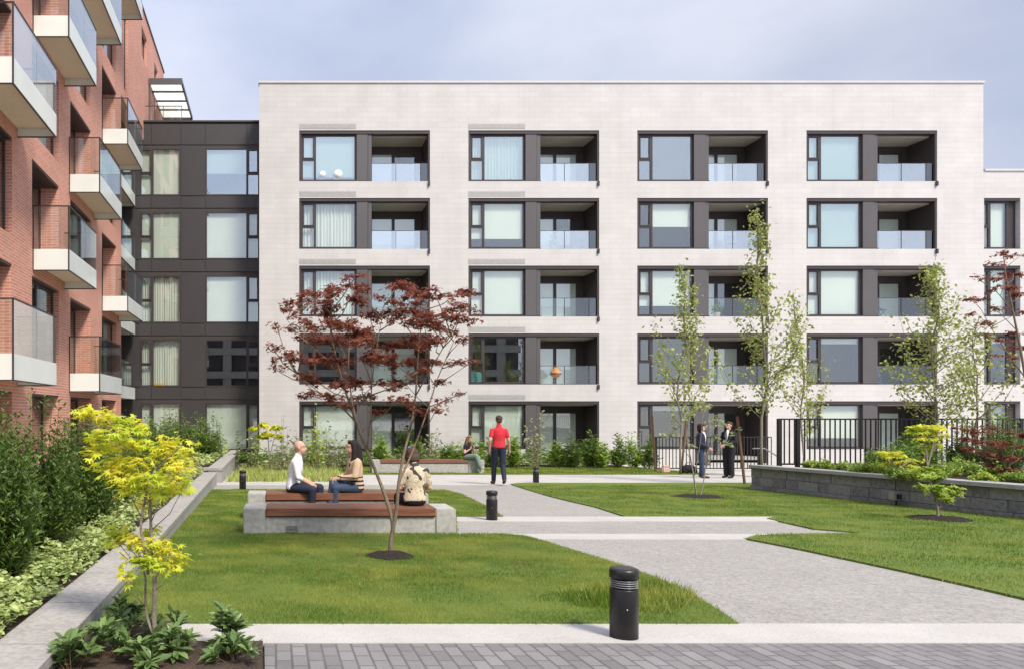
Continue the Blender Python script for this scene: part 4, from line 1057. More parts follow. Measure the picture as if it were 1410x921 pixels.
# ornamental grass bed
GR = [G(312,663.5), G(468,663.5), G(466,653), (2.4,28.8), (-1.3,28.8), (-1.42,21.8)]
grass(GR, 260, .05, .26, 'pale tufted ornamental grass in the far bed behind the bollard', 20, 29, 'leaf_grassy', 0)
cover('dark leafy planting along the foot of the white building', [(-1.0,30.6),(14.4,30.6),(14.4,32.0),(-1.0,32.0)], 9000, .85, LANCE, .15, 'leaf_laurel', lambda d: zg(d), 19)
cover('low pale leaves along the foot of the white building', [(-1.2,30.3),(14.5,30.3),(14.5,32.2),(-1.2,32.2)], 9000, .38, OVAL, .12, 'leaf_cover', lambda d: zg(d), 9)

# --- raised bed on the right ---
def rb(px, D): return ((px-CX)/F*D, D, rtop(D)-.06)
mb_list = [(1117,17.6,.17),(1136,17.0,.20),(1163,16.0,.20),(1180,15.6,.18),(1192,15.2,.22),(1238,13.9,.22),(1262,13.6,.20),(1300,14.6,.24),(1335,14.6,.26),(1353,12.8,.17),(1368,14.2,.22),(1398,12.7,.2),(1214,15.0,.25),(1320,15.6,.28),(1290,13.2,.16)]
nums = ['first','second','third','fourth','fifth','sixth','seventh','eighth','ninth','tenth','eleventh','twelfth','thirteenth','fourteenth','fifteenth']
order = sorted(range(len(mb_list)), key=lambda k: mb_list[k][0])
for rank, k in enumerate(order):
    px, D, r = mb_list[k]
    shrub('low round box shrub in the raised bed, %s from the picket fence corner' % nums[rank], rb(px, D), r, r, r*1.15, 46, 22, DIAM, .045, 'leaf_fresh' if k % 3 else 'leaf_lime', 180+k, group='low round shrubs in the raised bed', name='box_shrub', jit=.02, low=.3)
for i, (px, D, r, h, n, m_, lb) in enumerate([(1228,16.6,.55,.60,90,'leaf_yew_bright','large dark green shrub behind the golden shrubs in the raised bed'), (1262,17.2,.6,.85,90,'leaf_yew_bright','tall green shrub under the golden shrub crown in the raised bed'), (1385,16.2,.5,1.25,90,'leaf_laurel','dark green shrub at the right edge of the raised bed'), (1325,17.5,.4,.9,60,'leaf_yew','thin dark shrub between tree and red maple in the raised bed')]):
    shrub(lb, rb(px, D), r, r*.8, h, n, 40, LANCE, .075, m_, 210+i, name='shrub', jit=.03)
# golden shrubs in the bed
def bedgold(label, px, D, cls, seed, stems_px):
    b = rb(px, D)
    maple(label, b, [([P(a, c, D) for a, c in s], .018, .007) for s in stems_px], [(P(a,c,D+rp.uniform(-.25,.25)), rx*D/F, rz*D/F) for a,c,rx,rz in cls], 'leaf_gold' , 'bark_grey', STAR5, .06, 110, tmplseed=seed)
bedgold('golden umbrella shaped maple in the raised bed, lime green below', 1277, 13.6, [(1252,589,10,2),(1265,587,14,3),(1282,588,16,3),(1298,590,12,3),(1270,596,16,3),(1290,597,14,3),(1258,594,8,3),(1275,604,12,3),(1292,606,10,3),(1285,614,14,3),(1300,601,8,3),(1275,620,6,2)], 71, [[(1277,643),(1275,620),(1270,600)], [(1277,643),(1283,618),(1288,600)]])
bedgold('spreading golden maple shrub low in the raised bed', 1232, 14.6, [(1218,624,10,2),(1232,623,10,3),(1225,630,12,3),(1245,629,12,3),(1260,635,10,3),(1238,638,14,3),(1255,643,10,3),(1222,638,8,3)], 72, [[(1236,648),(1228,635),(1222,627)], [(1236,648),(1246,638),(1255,632)]])
# red maple at the right edge: sparse upper tiers and a low mound
Dr = 13.2
def Qd(px, py, dy=0): return P(px, py, Dr+dy)
ur = [(1385,350,16,3),(1405,352,14,3),(1372,365,12,3),(1395,378,22,4),(1360,385,16,3),(1345,382,8,2),(1380,398,18,3),(1405,405,18,3),(1352,412,14,3),(1335,412,8,2),(1375,425,20,3),(1400,432,18,3),(1345,432,12,3),(1365,445,16,3),(1395,458,20,4),(1370,470,14,3),(1350,462,8,2),(1405,480,18,3),(1385,490,14,3)]
maple('sparse dark red maple at the right edge, upper branches before the wing', rb(1420, Dr), [([Vector(rb(1424,Dr)), Qd(1420,600), Qd(1415,540), Qd(1405,480), Qd(1395,430), Qd(1385,380), Qd(1382,352)], .035, .006), ([Qd(1412,520), Qd(1390,490), Qd(1370,460), Qd(1350,425)], .012, .004), ([Qd(1400,455),Qd(1375,430),Qd(1350,410)], .008,.003), ([Qd(1395,430),Qd(1370,400),Qd(1345,385)], .008,.003)],
 [(Qd(a,b,rp.uniform(-.4,.4)), rx*Dr/F, rz*Dr/F) for a,b,rx,rz in ur], 'leaf_red', 'bark_red', STAR5, .06, 60, tmplseed=81)
lr = [(1330,592,12,3),(1350,596,16,4),(1375,592,14,4),(1400,600,16,4),(1340,606,14,4),(1365,610,16,4),(1392,614,18,4),(1335,620,12,4),(1355,626,16,4),(1380,630,18,4),(1403,632,14,4),(1370,642,14,4),(1395,648,14,4),(1325,604,8,3)]
maple('low weeping dark red maple in the raised bed at the right edge', rb(1385, 13.8), [([Vector(rb(1385,13.8)), P(1380,625,13.8), P(1370,600,13.8)], .02, .008), ([Vector(rb(1385,13.8)), P(1395,620,13.8), P(1400,605,13.8)], .02, .008)],
 [(P(a,b,13.8+rp.uniform(-.3,.3)), rx*13.8/F, rz*13.8/F) for a,b,rx,rz in lr], 'leaf_red', 'bark_red', STAR5, .055, 110, tmplseed=82)

def litter(label, cx, cy, rad, n, mat, seed):
    rs = np.random.default_rng(seed); a = rs.uniform(0, 2*np.pi, n); q = rad*np.sqrt(rs.uniform(0, 1, n))
    X = cx+q*np.cos(a); Y = cy+q*np.sin(a); Z = zg_np(Y)+.05
    d = rs.normal(0, 1, (n, 3)); d[:, 2] *= .12
    tag(leaves('fallen_leaves', STAR5, np.stack([X, Y, Z], 1), d, .022, mat, None, .25, .4, rs), label, 'fallen leaves', None, 'stuff')
for i_, (a_, b_, r_) in enumerate(((560,790,.5),(700,800,.6),(450,810,.5),(800,830,.4),(380,760,.5))):
    gx, gy = G(a_, b_)
    grass([(gx+r_*math.cos(t_*.7)*(1+.3*math.sin(t_*2.1)), gy+r_*.6*math.sin(t_*.7)) for t_ in range(9)], 900, .010, .042, 'slightly longer clover-like patch in the near lawn', 4.9, 11)
litter('fallen dark red leaves on the grass around the red maple', mx, my, 1.7, 260, 'leaf_red', 4)
# ---------- fences ----------
def picket(label, x0, x1, y, zb, zt, sp, name='picket_fence', posts=()):
    f = empty(name, ((x0+x1)/2, y, zb), label, 'fence'); o = tuple(f.location)
    m = MB(); n = int((x1-x0)/sp)
    for k in range(n+1):
        x = x0+(x1-x0)*k/n; m.box(x-.012, x+.012, y-.012, y+.012, zb+.06, zt-.03)
    m.build('pickets', 'black_metal', f, origin=o)
    MB().box(x0, x1, y-.022, y+.022, zt-.03, zt+.008).build('top_rail', 'black_metal', f, origin=o)
    MB().box(x0, x1, y-.02, y+.02, zb+.05, zb+.09).build('bottom_rail', 'black_metal', f, origin=o)
    for p in posts: MB().box(p-.04, p+.04, y-.042, y+.042, zb-.2, zt+.002).build('post', 'black_metal', f, origin=o)
DF = 17.95
zf_ = rtop(DF)-.03
picket('tall black picket fence along the back of the raised bed', (1073-CX)/F*DF, 20.6, DF, zf_, P(0,576,DF).z, .125, posts=[(1073-CX)/F*DF, (1098-CX)/F*DF, 16.0, 18.4])
DL = 28.2
picket('low black picket fence before the dark entrance behind the suited pair', (903-CX)/F*DL, (1062-CX)/F*DL, DL, zg(DL), P(0,601,DL).z, .13, posts=[(903-CX)/F*DL, (1046-CX)/F*DL])
hr = empty('handrail', ((1060-CX)/F*24, 24, zg(24)), 'pale metal handrail sloping down beside the fence corner', 'handrail')
oh = tuple(hr.location)
MB().tube([P(1036,617,24), P(1053,617,24), P(1074,630,24)], .022, 6).build('rail', 'steel', hr, origin=oh, smooth=True)
MB().tube([P(1047,617,24), Vector((P(1047,617,24).x, 24, zg(24)-.1))], .05, 6).build('post', 'black_metal', hr, origin=oh, smooth=True)
# spike light on the block wall
D_ = 13.9
sl = empty('garden_spotlight', (11.85, D_, zg(D_)), 'small grey spotlight on a stake against the block wall', 'light')
osl = tuple(sl.location)
zz = P(0,683,D_).z
MB().rbox(11.78, 11.93, D_-.08, D_+.08, zz-.07, zz+.09, .015).build('housing', 'steel', sl, origin=osl)
MB().box(11.81, 11.86, D_-.09, D_-.081, zz-.04, zz+.05).box(11.875, 11.90, D_-.09, D_-.081, zz-.04, zz+.05).build('lens', 'black_metal', sl, origin=osl)
MB().tube([(11.87,D_,zg(D_)-.05), (11.87,D_,zz-.07)], .02, 6).build('stake', 'black_metal', sl, origin=osl)
# small pale block on the far lawn
x, y = G(916, 651)
o = MB().rbox(-.14, .14, -.1, .1, 0, .20, .03).rbox(-.10,.12,-.08,.08,.2,.26,.02).build('sack', 'pink_paint'); o.location = (x, y, zg(y)+.02)
tag(o, 'small pinkish white sack lying on the far lawn between tree stakes', 'sack')

# things on balconies and behind panes
def small(name, label, cat, px, py, D, mbs, group=None):
    loc = P(px, py, D); t = empty(name, loc, label, cat, group)
    for nm, mb, m in mbs: mb.build(nm, m, t, True)
    return t
zfl2 = wz(459+OH)+.004; zfl4 = wz(273+OH)+.004
def place(t, z): t.location.z = z
gl_ = [(444, 'white round lamp on the sill of the top left corner window'), (465, 'larger white round lamp beside the first in the top left window')]
for i, (px, lb) in enumerate(gl_):
    t = small('globe_lamp', lb, 'lamp', px, 240, 33.35, [('shade', MB().ell((0,0,.26), (.21+.04*i,)*3), 'white_paint'), ('base', MB().lathe([(.09,0),(.03,.05)], 0, 0, 0, 12), 'steel')], 'round lamps in the top left window'); place(t, wz(250)+.13)
pot = small('brazier', 'round orange brazier on the balcony above the man in red', 'brazier', 765, 520, 33.7, [('bowl', MB().lathe([(.12,.42),(.30,.55),(.36,.66),(.30,.78),(.14,.92),(.10,1.02)], 0, 0, 0, 18), 'orange'), ('stand', MB().lathe([(.2,0),(.05,.1),(.05,.42)], 0, 0, 0, 12).lathe([(.37,.60),(.39,.66),(.37,.68)],0,0,0,18), 'dark_metal')]); place(pot, zfl2); pot.scale = (.72,.72,.8)
ch = empty('folding_chair', (wx(1025), D0+.9, zfl4), 'blue folding chair on the balcony of the fourth floor, third bay', 'chair')
MB().box(-.24,.24,-.22,.22,.42,.45).build('seat', 'blue_paint', ch); MB().box(-.24,.24,.20,.23,.62,.88).build('backrest', 'blue_paint', ch)
for sx in (-.22, .22):
    MB().tube([(sx,-.25,0),(sx,.22,.85)], .014, 6).build('leg', 'blue_paint', ch); MB().tube([(sx,.25,0),(sx,-.18,.44)], .014, 6).build('leg', 'blue_paint', ch)
c2 = copy_tree(ch); c2.location = (wx(1236), D0+1.0, wz(366+OH)+.004); c2.rotation_euler.z = .5; c2['label'] = 'blue folding chair on the fourth bay balcony one floor below the other one'
c3 = copy_tree(ch); c3.location = (wx(1228), D0+1.0, wz(459+OH)+.004); c3.rotation_euler.z = -.4; c3['label'] = 'folding chair on the lowest balcony of the fourth bay behind the young tree'
for c_ in (ch, c2, c3): c_['group'] = 'folding chairs on the balconies'
for (px_, r_, m_, mt_, lb_) in ((770, 273, .30, 'leaf_fresh', 'potted green plant on the fourth floor balcony above the orange brazier bay'), (545, 366, .26, 'leaf_laurel', 'potted plant on the balcony behind the red maple crown'), (1000, 366, .28, 'leaf_laurel', 'potted plant on the third bay balcony between the two young trees')):
    q_ = empty('potted_plant', (wx(px_), D0+.7, wz(r_+OH)+.004), lb_, 'potted plant', 'potted plants on the balconies')
    MB().lathe([(.10,0),(.15,.26),(.16,.27),(.13,.26)], 0, 0, 0, 16).build('pot', 'pink_paint' if px_ < 700 else 'white_paint', q_, True)
    rs_ = np.random.default_rng(px_); P_ = rs_.normal(0, .11, (130, 3)); P_[:, 2] = .30+np.abs(rs_.normal(0, .2, 130)); D_r = rs_.normal(0, 1, (130, 3)); D_r[:, 2] += .6
    leaves('foliage', LANCE, P_, D_r, .13, mt_, q_, .4, .3, rs_)
ar = empty('armchair', (wx(655), D0+.75, wz(459+OH)-.02), 'teal armchair back behind the second floor corner pane', 'chair')
MB().rbox(-.45,.45,-.15,.1,.1,.62,.05).build('backrest', 'teal', ar); MB().rbox(-.45,.45,.1,.5,.1,.4,.05).build('seat', 'teal', ar)
o = MB().rbox(-.25,.25,-.05,.05,0,.09,.01).build('box', 'yellow_paint'); o.location = (vx(217), D1+.16, vz(466.5+66)+.08); tag(o, 'yellow box on the sill inside the dark link building', 'box')

# ---------- people ----------
def remesh(mb, name, mat, parent, voxel, smooth=3):
    me = bpy.data.meshes.new(name); me.from_pydata(mb.V, [], mb.F); me.update()
    o = bpy.data.objects.new(name, me); C.objects.link(o)
    m = o.modifiers.new('r', 'REMESH'); m.mode = 'VOXEL'; m.voxel_size = voxel; m.use_smooth_shade = True
    s = o.modifiers.new('s', 'SMOOTH'); s.iterations = smooth; s.factor = .5
    dg = bpy.context.evaluated_depsgraph_get(); ev = o.evaluated_get(dg)
    nm = bpy.data.meshes.new_from_object(ev)
    o.modifiers.clear(); o.data = nm; bpy.data.meshes.remove(me); nm.name = name
    nm.materials.clear(); nm.materials.append(MATS[mat]); nm.polygons.foreach_set('use_smooth', [True]*len(nm.polygons))
    if parent: o.parent = parent
    return o
def V3(*a): return Vector(a)
def torso(mb, pel, che, nek, sh_w, hip_w, dp, grow=0, up=1.0):
    """lofted ellipses from hip to neck base"""
    side_ = (sh_w[1]-sh_w[0]).normalized()
    hs = (hip_w[1]-hip_w[0]).normalized()
    hw = (hip_w[1]-hip_w[0]).length/2+.075; sw = (sh_w[1]-sh_w[0]).length/2
    pts = [(pel-(che-pel)*.18, hw*.8, dp*.85), (pel, hw, dp), (pel.lerp(che, .5), hw*.84, dp*.86), (che, sw*.88, dp*1.02), (che.lerp(nek, .62), sw*.93, dp*.82), (nek-(nek-che)*.10, sw*.42, dp*.55)]
    V = []; n = 16
    full = []
    for i in range(len(pts)-1):
        for k in range(3):
            s = k/3; a, b = pts[i], pts[i+1]; full.append((a[0].lerp(b[0], s), a[1]+(b[1]-a[1])*s, a[2]+(b[2]-a[2])*s))
    full.append(pts[-1])
    for i, (c, a, d) in enumerate(full):
        t = (full[min(i+1, len(full)-1)][0]-full[max(i-1, 0)][0]).normalized()
        f_ = i/(len(full)-1); sd = hs.lerp(side_, f_).normalized(); fw = t.cross(sd).normalized()
        for k in range(n):
            th = 2*math.pi*k/n; V.append(c+sd*(a+grow)*math.cos(th)+fw*(d+grow)*math.sin(th))
    Fc = []
    for i in range(len(full)-1):
        for k in range(n): Fc.append((i*n+k, i*n+(k+1) % n, (i+1)*n+(k+1) % n, (i+1)*n+k))
    Fc.append(tuple(range(n))[::-1]); Fc.append(tuple((len(full)-1)*n+k for k in range(n)))
    mb.add(V, Fc)
def hand(mb, wr, dirv, palm, thumb_side):
    d = dirv.normalized(); pn = (palm-d*palm.dot(d)).normalized(); sd = d.cross(pn).normalized()*thumb_side
    c = wr+d*.045
    rot = Matrix((sd, d, pn)).transposed()
    mb.ell(c, (.040, .050, .016), rot)
    for k, (o_, L) in enumerate(((.030, .068), (.010, .078), (-.011, .072), (-.030, .056))):
        a = wr+d*.085+sd*o_; b = a+d*L*.5+pn*.008; e = b+(d*.6+pn*.75).normalized()*L*.5
        mb.cone(a-d*.02, b, .0095, .0085, 8); mb.cone(b, e, .0085, .0075, 8)
    a = wr+d*.025+sd*.030; b = a+(d*.6+sd*.8).normalized()*.035; e = b+(d*.9+pn*.5+sd*.1).normalized()*.03
    mb.cone(a, b, .012, .010, 8); mb.cone(b, e, .010, .0085, 8)
def person(label, loc, rotz, sc, J, cloth, hair, skin='skin'):
    t = empty('person', loc, label, 'person'); t.rotation_euler = (0, 0, rotz); t.scale = (sc, sc, sc)
    J = {k: Vector(v) for k, v in J.items()}
    hd = J['head']; look = J.get('look', V3(0, 1, 0)).normalized(); upv = J.get('up', (hd-J['neck'])).normalized()
    rt = look.cross(upv).normalized(); upv = rt.cross(look).normalized()
    rot = Matrix((rt, look, upv)).transposed()
    def H(x, y, z): return hd+rt*x+look*y+upv*z
    b = MB()
    torso(b, J['pel'], J['che'], J['neck'], (J['shL'], J['shR']), (J['hipL'], J['hipR']), .105)
    b.cone(J['neck']-(J['neck']-J['che']).normalized()*.05, hd-upv*.05, .058, .052)
    b.ell(H(0,-.012,.030), (.077,.094,.092), rot); b.ell(H(0,.020,-.035), (.060,.070,.078), rot); b.ell(H(0,.055,-.088), (.026,.026,.020), rot)
    b.cone(H(0,.088,.018), H(0,.108,-.022), .009, .015, 8)
    for s in (-1, 1): b.ell(H(s*.078,-.005,-.005), (.010,.020,.032), rot); b.ell(H(s*.03,.078,.038), (.026,.014,.010), rot)
    b.ell(H(0,.086,-.052), (.026,.014,.012), rot)
    for s in 'LR':
        sg = -1 if s == 'L' else 1
        b.cone(J['sh'+s], J['el'+s], .047, .038); b.cone(J['el'+s], J['wr'+s], .040, .026)
        hand(b, J['wr'+s], J.get('hd'+s, J['wr'+s]-J['el'+s]), J.get('pa'+s, V3(-sg, 0, -.2)), 1 if s == 'L' else -1)
        b.cone(J['hip'+s], J['kn'+s], .085, .056); b.cone(J['kn'+s], J['an'+s], .054, .036)
        b.cone(J['an'+s]-V3(0,0,.03), J['to'+s], .038, .026)
    remesh(b, 'body', skin, t, .0085, 2)
    for s in (-1, 1):
        e = MB().ell(H(s*.031,.082,.016), (.012,.008,.007), rot, 8, 6).build('eye', 'eye_white', t, True)
        MB().ell(H(s*.031,.0885,.016), (.005,.003,.005), rot, 8, 6).build('iris', 'iris', e, True)
    MB().ell(H(0,.099,-.050), (.022,.004,.006), rot, 10, 6).build('lips', 'lip', t, True)
    for s in (-1, 1): MB().ell(H(s*.031,.093,.036), (.017,.003,.003), rot, 8, 5).build('eyebrow', 'hair_dark', t, True)
    # hair
    if hair:
        kind, hm = hair; h = MB()
        if kind == 'short': h.ell(H(0,-.030,.050), (.088,.088,.088), rot); h.ell(H(0,.02,.092), (.068,.070,.034), rot); h.ell(H(0,-.06,-.01), (.070,.050,.060), rot)
        if kind == 'bob': h.ell(H(0,-.030,.042), (.102,.098,.102), rot); h.ell(H(0,-.055,-.045), (.100,.070,.085), rot); [h.ell(H(s*.085,-.005,-.03), (.024,.055,.075), rot) for s in (-1, 1)]; h.ell(H(0,.03,.092), (.07,.065,.034), rot)
        if kind == 'long':
            h.ell(H(0,-.028,.042), (.096,.094,.096), rot); h.ell(H(0,.025,.094), (.070,.064,.032), rot)
            for s in (-1, 1): h.cone(H(s*.075,-.02,0), H(s*.09,-.01,-.17), .038, .048); h.cone(H(s*.09,-.01,-.17), H(s*.085,.05,-.30), .048, .026)
            h.cone(H(0,-.08,.0), H(0,-.10,-.20), .075, .085); h.cone(H(0,-.10,-.20), H(.03,-.10,-.30), .080, .04)
        remesh(h, 'hair', hm, t, .010, 2)
    for c in cloth:
        k, m_ = c[0], c[1]; g = MB()
        if k in ('shirt', 'jacket', 'cardigan'):
            gr = {'shirt': .016, 'jacket': .034, 'cardigan': .030}[k]; sl_ = c[2]
            torso(g, J['pel'], J['che'], J['neck'], (J['shL'], J['shR']), (J['hipL'], J['hipR']), .105, gr)
            if k != 'shirt' or True:
                d = (J['pel']-J['che']).normalized()
                g.ell(J['pel']+d*.01, ((J['hipR']-J['hipL']).length/2+.078+gr, .100+gr, .09))
            g.cone(J['neck']-V3(0,0,.03), J['neck']+(hd-J['neck'])*.12, .078, .066)
            for s in 'LR':
                g.cone(J['sh'+s], J['sh'+s].lerp(J['el'+s], min(sl_, 1)), .047+gr*.8, .040+gr*.8)
                if sl_ > 1: g.cone(J['el'+s], J['el'+s].lerp(J['wr'+s], sl_-1), .038+gr*.8, .030+gr*.7)
            remesh(g, k, m_, t, .012, 7)
        elif k == 'front':    # shirt front and tie seen inside a jacket
            sd = (J['shR']-J['shL']).normalized(); ax = (J['neck']-J['pel']).normalized(); fw = ax.cross(sd).normalized()
            if fw.dot(look) < 0: fw = -fw
            c0 = J['che']; rr2 = Matrix((sd, fw, ax)).transposed()
            g.ell(c0+fw*.075+ax*.03, (.075,.075,.20), rr2); remesh(g, 'shirt_front', m_, t, .012, 1)
            MB().ell(c0+fw*.148+ax*.04, (.018,.012,.16), rr2).build('tie', 'tie', t, True) if len(c) > 2 else None
        elif k == 'trousers':
            gr = c[2] if len(c) > 2 else .014; cut = c[3] if len(c) > 3 else .93
            g.ell(J['pel']-V3(0,0,.01), ((J['hipR']-J['hipL']).length/2+.09, .118, .12))
            for s in 'LR':
                g.cone(J['hip'+s], J['kn'+s], .088+gr, .058+gr); g.cone(J['kn'+s], J['kn'+s].lerp(J['an'+s], cut), .056+gr, .040+gr*1.5)
            remesh(g, 'trousers', m_, t, .012, 3)
        elif k == 'shoes':
            for s in 'LR':
                q = MB(); q.cone(J['an'+s]-V3(0,0,.045), J['to'+s]-V3(0,0,.005), .046, .036); 
                q.cone(J['an'+s]-V3(0,0,.045), J['an'+s]-V3(0,0,.04)-(J['to'+s]-J['an'+s]).normalized()*.04, .044, .038)
                remesh(q, 'shoe', m_, t, .010, 1)
    return t, H
def lower(z): return z
# standing template: facing +y
def stand(dx=0, armL=(0,0), armR=(0,0), stride=0.0):
    J = dict(pel=(0,0,.96), che=(0,.0,1.27), neck=(0,-.01,1.47), head=(0,.015,1.62), shL=(-.165,0,1.372), shR=(.165,0,1.372),
      elL=(-.215,-.03,1.12), elR=(.215,-.03,1.12), wrL=(-.225,.05,.87), wrR=(.225,.05,.87),
      hipL=(-.085,0,.92), hipR=(.085,0,.92), knL=(-.09,.03+stride*.5,.50), knR=(.09,.03-stride*.25,.50),
      anL=(-.085,stride,.09), anR=(.085,-stride,.10+abs(stride)*.25), toL=(-.10,stride+.16,.035), toR=(.10,-stride+.14,.035+abs(stride)*.15))
    return J
# man in red, walking away
J = stand(stride=.21); J['elL'] = (-.235,-.06,1.13); J['wrL'] = (-.225,.03,.89); J['elR'] = (.24,-.01,1.12); J['wrR'] = (.275,.07,.88)
x, y = G(687, 667.5)
person('man in a red polo shirt and navy trousers walking away on the path', (x, y, zg(y)+.012), R(-4), 1.09*.98*1.03, J, [('shirt','shirt_red',.62), ('trousers','navy',.012,.97), ('shoes','shoe_brown')], ('short','hair_brown'))
# seated template facing +y, origin under the pelvis on the seat; seat height hs
def seat(hs=.40, lean=0.0, knee=.44, cross=False):
    J = dict(pel=(0,0,hs+.10), che=(0,.02+lean*.5,hs+.40), neck=(0,.02+lean,hs+.61), head=(0,.05+lean*1.1,hs+.76), shL=(-.168,.01+lean*.9,hs+.515), shR=(.168,.01+lean*.9,hs+.515),
      elL=(-.22,.06+lean,hs+.28), elR=(.22,.06+lean,hs+.28), wrL=(-.13,.27+lean,hs+.19), wrR=(.13,.27+lean,hs+.19),
      hipL=(-.09,.03,hs+.09), hipR=(.09,.03,hs+.09), knL=(-.13,knee,hs+.09), knR=(.13,knee,hs+.09), anL=(-.13,knee+.02,.09), anR=(.13,knee+.02,.09), toL=(-.14,knee+.18,.035), toR=(.14,knee+.18,.035))
    if cross: J.update(knR=(-.02,knee+.02,hs+.16), anR=(-.14,knee+.10,hs-.22), toR=(-.17,knee+.22,hs-.27), hipR=(.08,.03,hs+.10))
    return J
SB = .435; ybk = YB+.20
scB = .95
# bald man: sits on rear bench, faces right (+x), turned slightly to the camera, hands between knees
J = seat(SB/scB, lean=.07, knee=.42); J['elL'] = (-.22,.06,SB/scB+.26); J['wrR'] = (.10,.30,SB/scB+.16); J['wrL'] = (-.04,.30,SB/scB+.17)
J['look'] = (0.05,1,.0); J['hdR'] = (-.3,.8,-.4); J['hdL'] = (.2,.8,-.5)
J['knR'] = (.24,.37,SB/scB+.08); J['anR'] = (.22,.35,.09); J['toR'] = (.26,.50,.035); J['knL'] = (-.02,.46,SB/scB+.09); J['anL'] = (.0,.47,.09)
person('bald man in a white shirt seated on the second bench facing the cardigan woman', ((403-CX)/F*ybk, ybk, zg(ybk)), R(-100), scB, J, [('shirt','shirt_white',1.25), ('trousers','navy',.012,.85), ('shoes','shoe_brown')], None, 'skin')
J = seat(SB/scB, lean=.02, knee=.39, cross=True); J['look'] = (.05,1,.0); J['wrR'] = (.02,.34,SB/scB+.22); J['wrL'] = (-.06,.34,SB/scB+.24)
J['elR'] = (.20,.10,SB/scB+.30)
person('dark-haired woman in a beige striped cardigan seated facing the bald man', ((491-CX)/F*ybk, ybk, zg(ybk)), R(97), scB*1.0, J, [('cardigan','cardigan',1.72), ('trousers','jeans',.014,.95), ('shoes','shoe_dark')], ('long','hair_dark'), 'skin')
SA = .37; ya = YA+.30; scA = .93
J = seat(SA/scA, lean=-.01, knee=.44); J['wrL'] = (-.02,.30,SA/scA+.20); J['wrR'] = (.17,.26,SA/scA+.24); J['look'] = (-.1,1,-.45); J['head'] = (-.02,.09,SA/scA+.735); J['elR'] = (.235,.02,SA/scA+.27); J['elL'] = (-.235,.02,SA/scA+.27)
pt, Hh = person('brown-haired person in a leaf-patterned shirt seated on the nearest bench, back turned', ((571-CX)/F*ya, ya, zg(ya)), R(6), scA, J, [('shirt','leaf_print',.72), ('trousers','black_cloth'), ('shoes','shoe_dark')], ('bob','hair_brown'), 'skin')
MB().ell(Hh(-.02,-.06,.125), (.035,.02,.014)).build('hair_clip', 'clip_blue', pt, True)
# woman reading on the far bench
yc = YC+.25; sC = zg(yc); hC = (EYE-(633-CY)*YC/F)-sC; scC = .98
J = seat(hC/scC, lean=.06, knee=.44, cross=True); J['look'] = (0,1,-.35); J['wrL'] = (-.05,.26,hC/scC+.42); J['wrR'] = (.06,.26,hC/scC+.42); J['elL'] = (-.22,.12,hC/scC+.27); J['elR'] = (.22,.12,hC/scC+.27)
J['hdL'] = (.2,.2,.9); J['hdR'] = (-.2,.2,.9); J['paL'] = (.3,1,0); J['paR'] = (-.3,1,0)
person('woman in a black top and green trousers on the farthest bench with a phone', ((643-CX)/F*yc, yc-.05, sC), R(205), scC, J, [('shirt','black_cloth',.45), ('trousers','green_cloth',.03,.95), ('shoes','shoe_pale')], ('long','hair_light'))
ph_loc = Vector(((643-CX)/F*yc, yc-.05, sC))
rm = Matrix.Rotation(R(205), 3, 'Z')
o = MB().rbox(-.036,.036,-.005,.005,-.07,.07,.004).build('phone', 'black_metal'); o.location = ph_loc+rm @ (Vector((0,.30,hC/scC+.50))*scC); o.rotation_euler = (R(25),0,R(205)); tag(o, 'black phone held up in the hands of the woman on the farthest bench', 'phone')
# suited pair
yp = G(0, 658)[1]; 
J = stand(); J['look'] = (.1,1,0); J['wrR'] = (.10,.28,1.08); J['elR'] = (.22,.02,1.13); J['wrL'] = (-.05,.28,1.02); J['elL'] = (-.22,.02,1.13)
x = (1004-CX)/F*yp
person('man in a black suit, white shirt and dark tie standing by the leaning stake', (x, yp, zg(yp)+.015), R(115), 1.03, J, [('jacket','suit',1.9), ('front','shirt_white',1), ('trousers','suit',.025,.97), ('shoes','shoe_dark')], ('short','hair_brown'))
J = stand(); J['wrR'] = (.15,.22,.98); J['look'] = (0,1,0); J['anR'] = (.085,.06,.09); J['toR'] = (.1,.22,.035)
x = (965-CX)/F*yp
person('woman in a navy blazer and jeans standing and facing the suited man', (x, yp, zg(yp)+.015), R(-122), .99, J, [('jacket','navy',1.9), ('front','shirt_white'), ('trousers','jeans',.016,.9), ('shoes','shoe_brown')], ('bob','hair_dark'))
x, y = G(948, 652); 
bg = empty('bag', (x, y, zg(y)+.02), 'black soft bag on the ground behind the woman in the navy blazer', 'bag')
g = MB(); g.ell((0,0,.15), (.30,.18,.16)); g.rbox(-.27,.27,-.15,.15,.0,.16,.04); remesh(g, 'bag_body', 'black_cloth', bg, .02, 2)
MB().tube([(-.12,0,.28),(-.08,0,.38),(.08,0,.38),(.12,0,.28)], .012, 6).build('handle', 'black_cloth', bg, True)

# ---------- sky, sun, camera ----------
w = bpy.data.worlds.new('World'); scene.world = w; w.use_nodes = True
nt = w.node_tree; nt.nodes.clear()
SUN_EL, SUN_AZ = R(50), R(150)      # azimuth clockwise from +Y
wo = nt.nodes.new('ShaderNodeOutputWorld'); bg_ = nt.nodes.new('ShaderNodeBackground'); bg_.inputs[1].default_value = .10
sky = nt.nodes.new('ShaderNodeTexSky'); sky.sky_type = 'NISHITA'; sky.sun_disc = False; sky.sun_elevation = SUN_EL; sky.sun_rotation = SUN_AZ
sky.air_density = 1.0; sky.dust_density = 1.5
tc = nt.nodes.new('ShaderNodeTexCoord')
mp = nt.nodes.new('ShaderNodeMapping'); mp.inputs['Scale'].default_value = (1, 1, 2.2); nt.links.new(tc.outputs['Generated'], mp.inputs[0])
n1 = noise(nt, mp.outputs[0], 1.7, 6, .5)
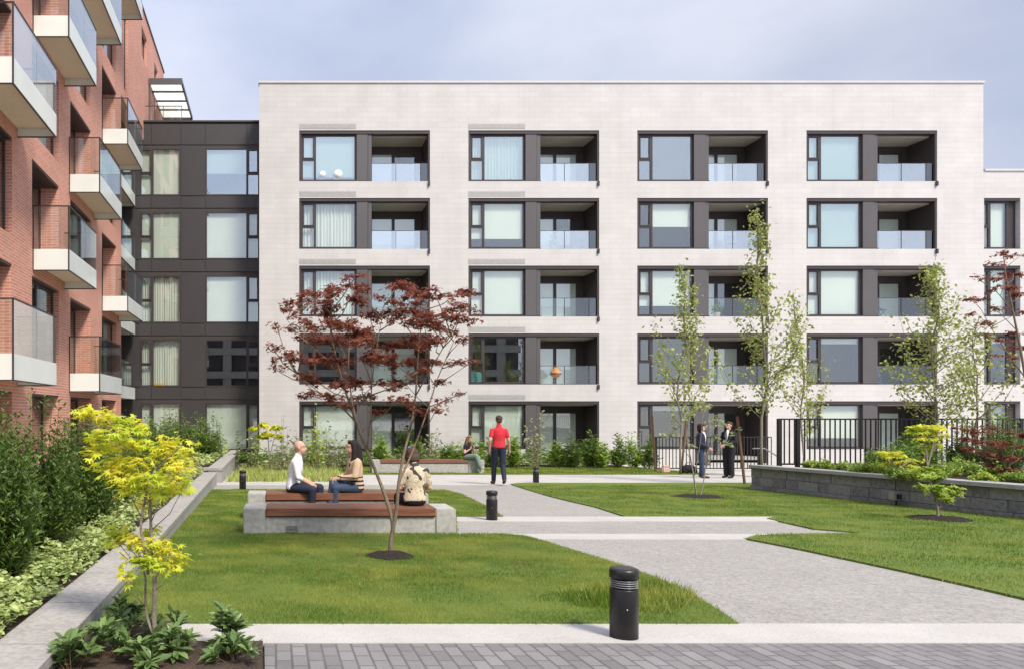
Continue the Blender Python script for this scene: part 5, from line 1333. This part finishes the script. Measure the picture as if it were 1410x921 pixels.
fac = nt.nodes.new('ShaderNodeMapRange'); fac.inputs[1].default_value = .30; fac.inputs[2].default_value = .62; fac.inputs[3].default_value = .55; fac.inputs[4].default_value = 1.0; nt.links.new(n1, fac.inputs[0])
n2 = noise(nt, mp.outputs[0], 1.5, 7, .55)
cc0 = ramp(nt, n2, [(.30, (.285,.325,.44)), (.48, (.36,.395,.505)), (.68, (.47,.50,.585))])
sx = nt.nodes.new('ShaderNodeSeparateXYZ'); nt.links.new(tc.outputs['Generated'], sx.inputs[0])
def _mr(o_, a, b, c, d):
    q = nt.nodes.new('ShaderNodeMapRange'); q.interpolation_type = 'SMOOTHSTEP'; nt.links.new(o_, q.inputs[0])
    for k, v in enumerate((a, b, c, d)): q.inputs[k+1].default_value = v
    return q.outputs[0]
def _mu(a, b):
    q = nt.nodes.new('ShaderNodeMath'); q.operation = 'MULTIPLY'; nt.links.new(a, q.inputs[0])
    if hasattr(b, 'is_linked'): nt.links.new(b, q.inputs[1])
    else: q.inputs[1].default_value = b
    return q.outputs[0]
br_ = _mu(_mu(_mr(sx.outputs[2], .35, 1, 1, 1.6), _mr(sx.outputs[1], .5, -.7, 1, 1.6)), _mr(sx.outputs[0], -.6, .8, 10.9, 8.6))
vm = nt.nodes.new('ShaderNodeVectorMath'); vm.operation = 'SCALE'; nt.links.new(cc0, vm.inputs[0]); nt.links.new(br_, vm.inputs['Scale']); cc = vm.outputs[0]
# brighter towards the sun side overhead
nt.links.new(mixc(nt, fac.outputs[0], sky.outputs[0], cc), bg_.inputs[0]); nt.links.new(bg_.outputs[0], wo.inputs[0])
sl_ = bpy.data.lights.new('sun', 'SUN'); sl_.energy = 2.85; sl_.angle = R(12); sl_.color = (1.0, .92, .80)
so = bpy.data.objects.new('sun', sl_); C.objects.link(so)
dv = Vector((math.sin(SUN_AZ)*math.cos(SUN_EL), math.cos(SUN_AZ)*math.cos(SUN_EL), math.sin(SUN_EL)))
so.rotation_euler = dv.to_track_quat('Z', 'Y').to_euler()
cam = bpy.data.cameras.new('camera'); co = bpy.data.objects.new('camera', cam); C.objects.link(co)
co.location = (0, 0, EYE); co.rotation_euler = (R(90), 0, 0)
cam.sensor_width = 36; cam.lens = 36*F/1410; cam.shift_x = (705-CX)/1410; cam.shift_y = (CY-460.5)/1410
cam.clip_start = .05; cam.clip_end = 600
scene.camera = co
scene.view_settings.view_transform = 'Standard'; scene.view_settings.look = 'None'; scene.view_settings.exposure = .80; scene.view_settings.gamma = 1
scene.render.engine = 'CYCLES'
scene.cycles.max_bounces = 8; scene.cycles.transparent_max_bounces = 16
scene.cycles.use_denoising = True
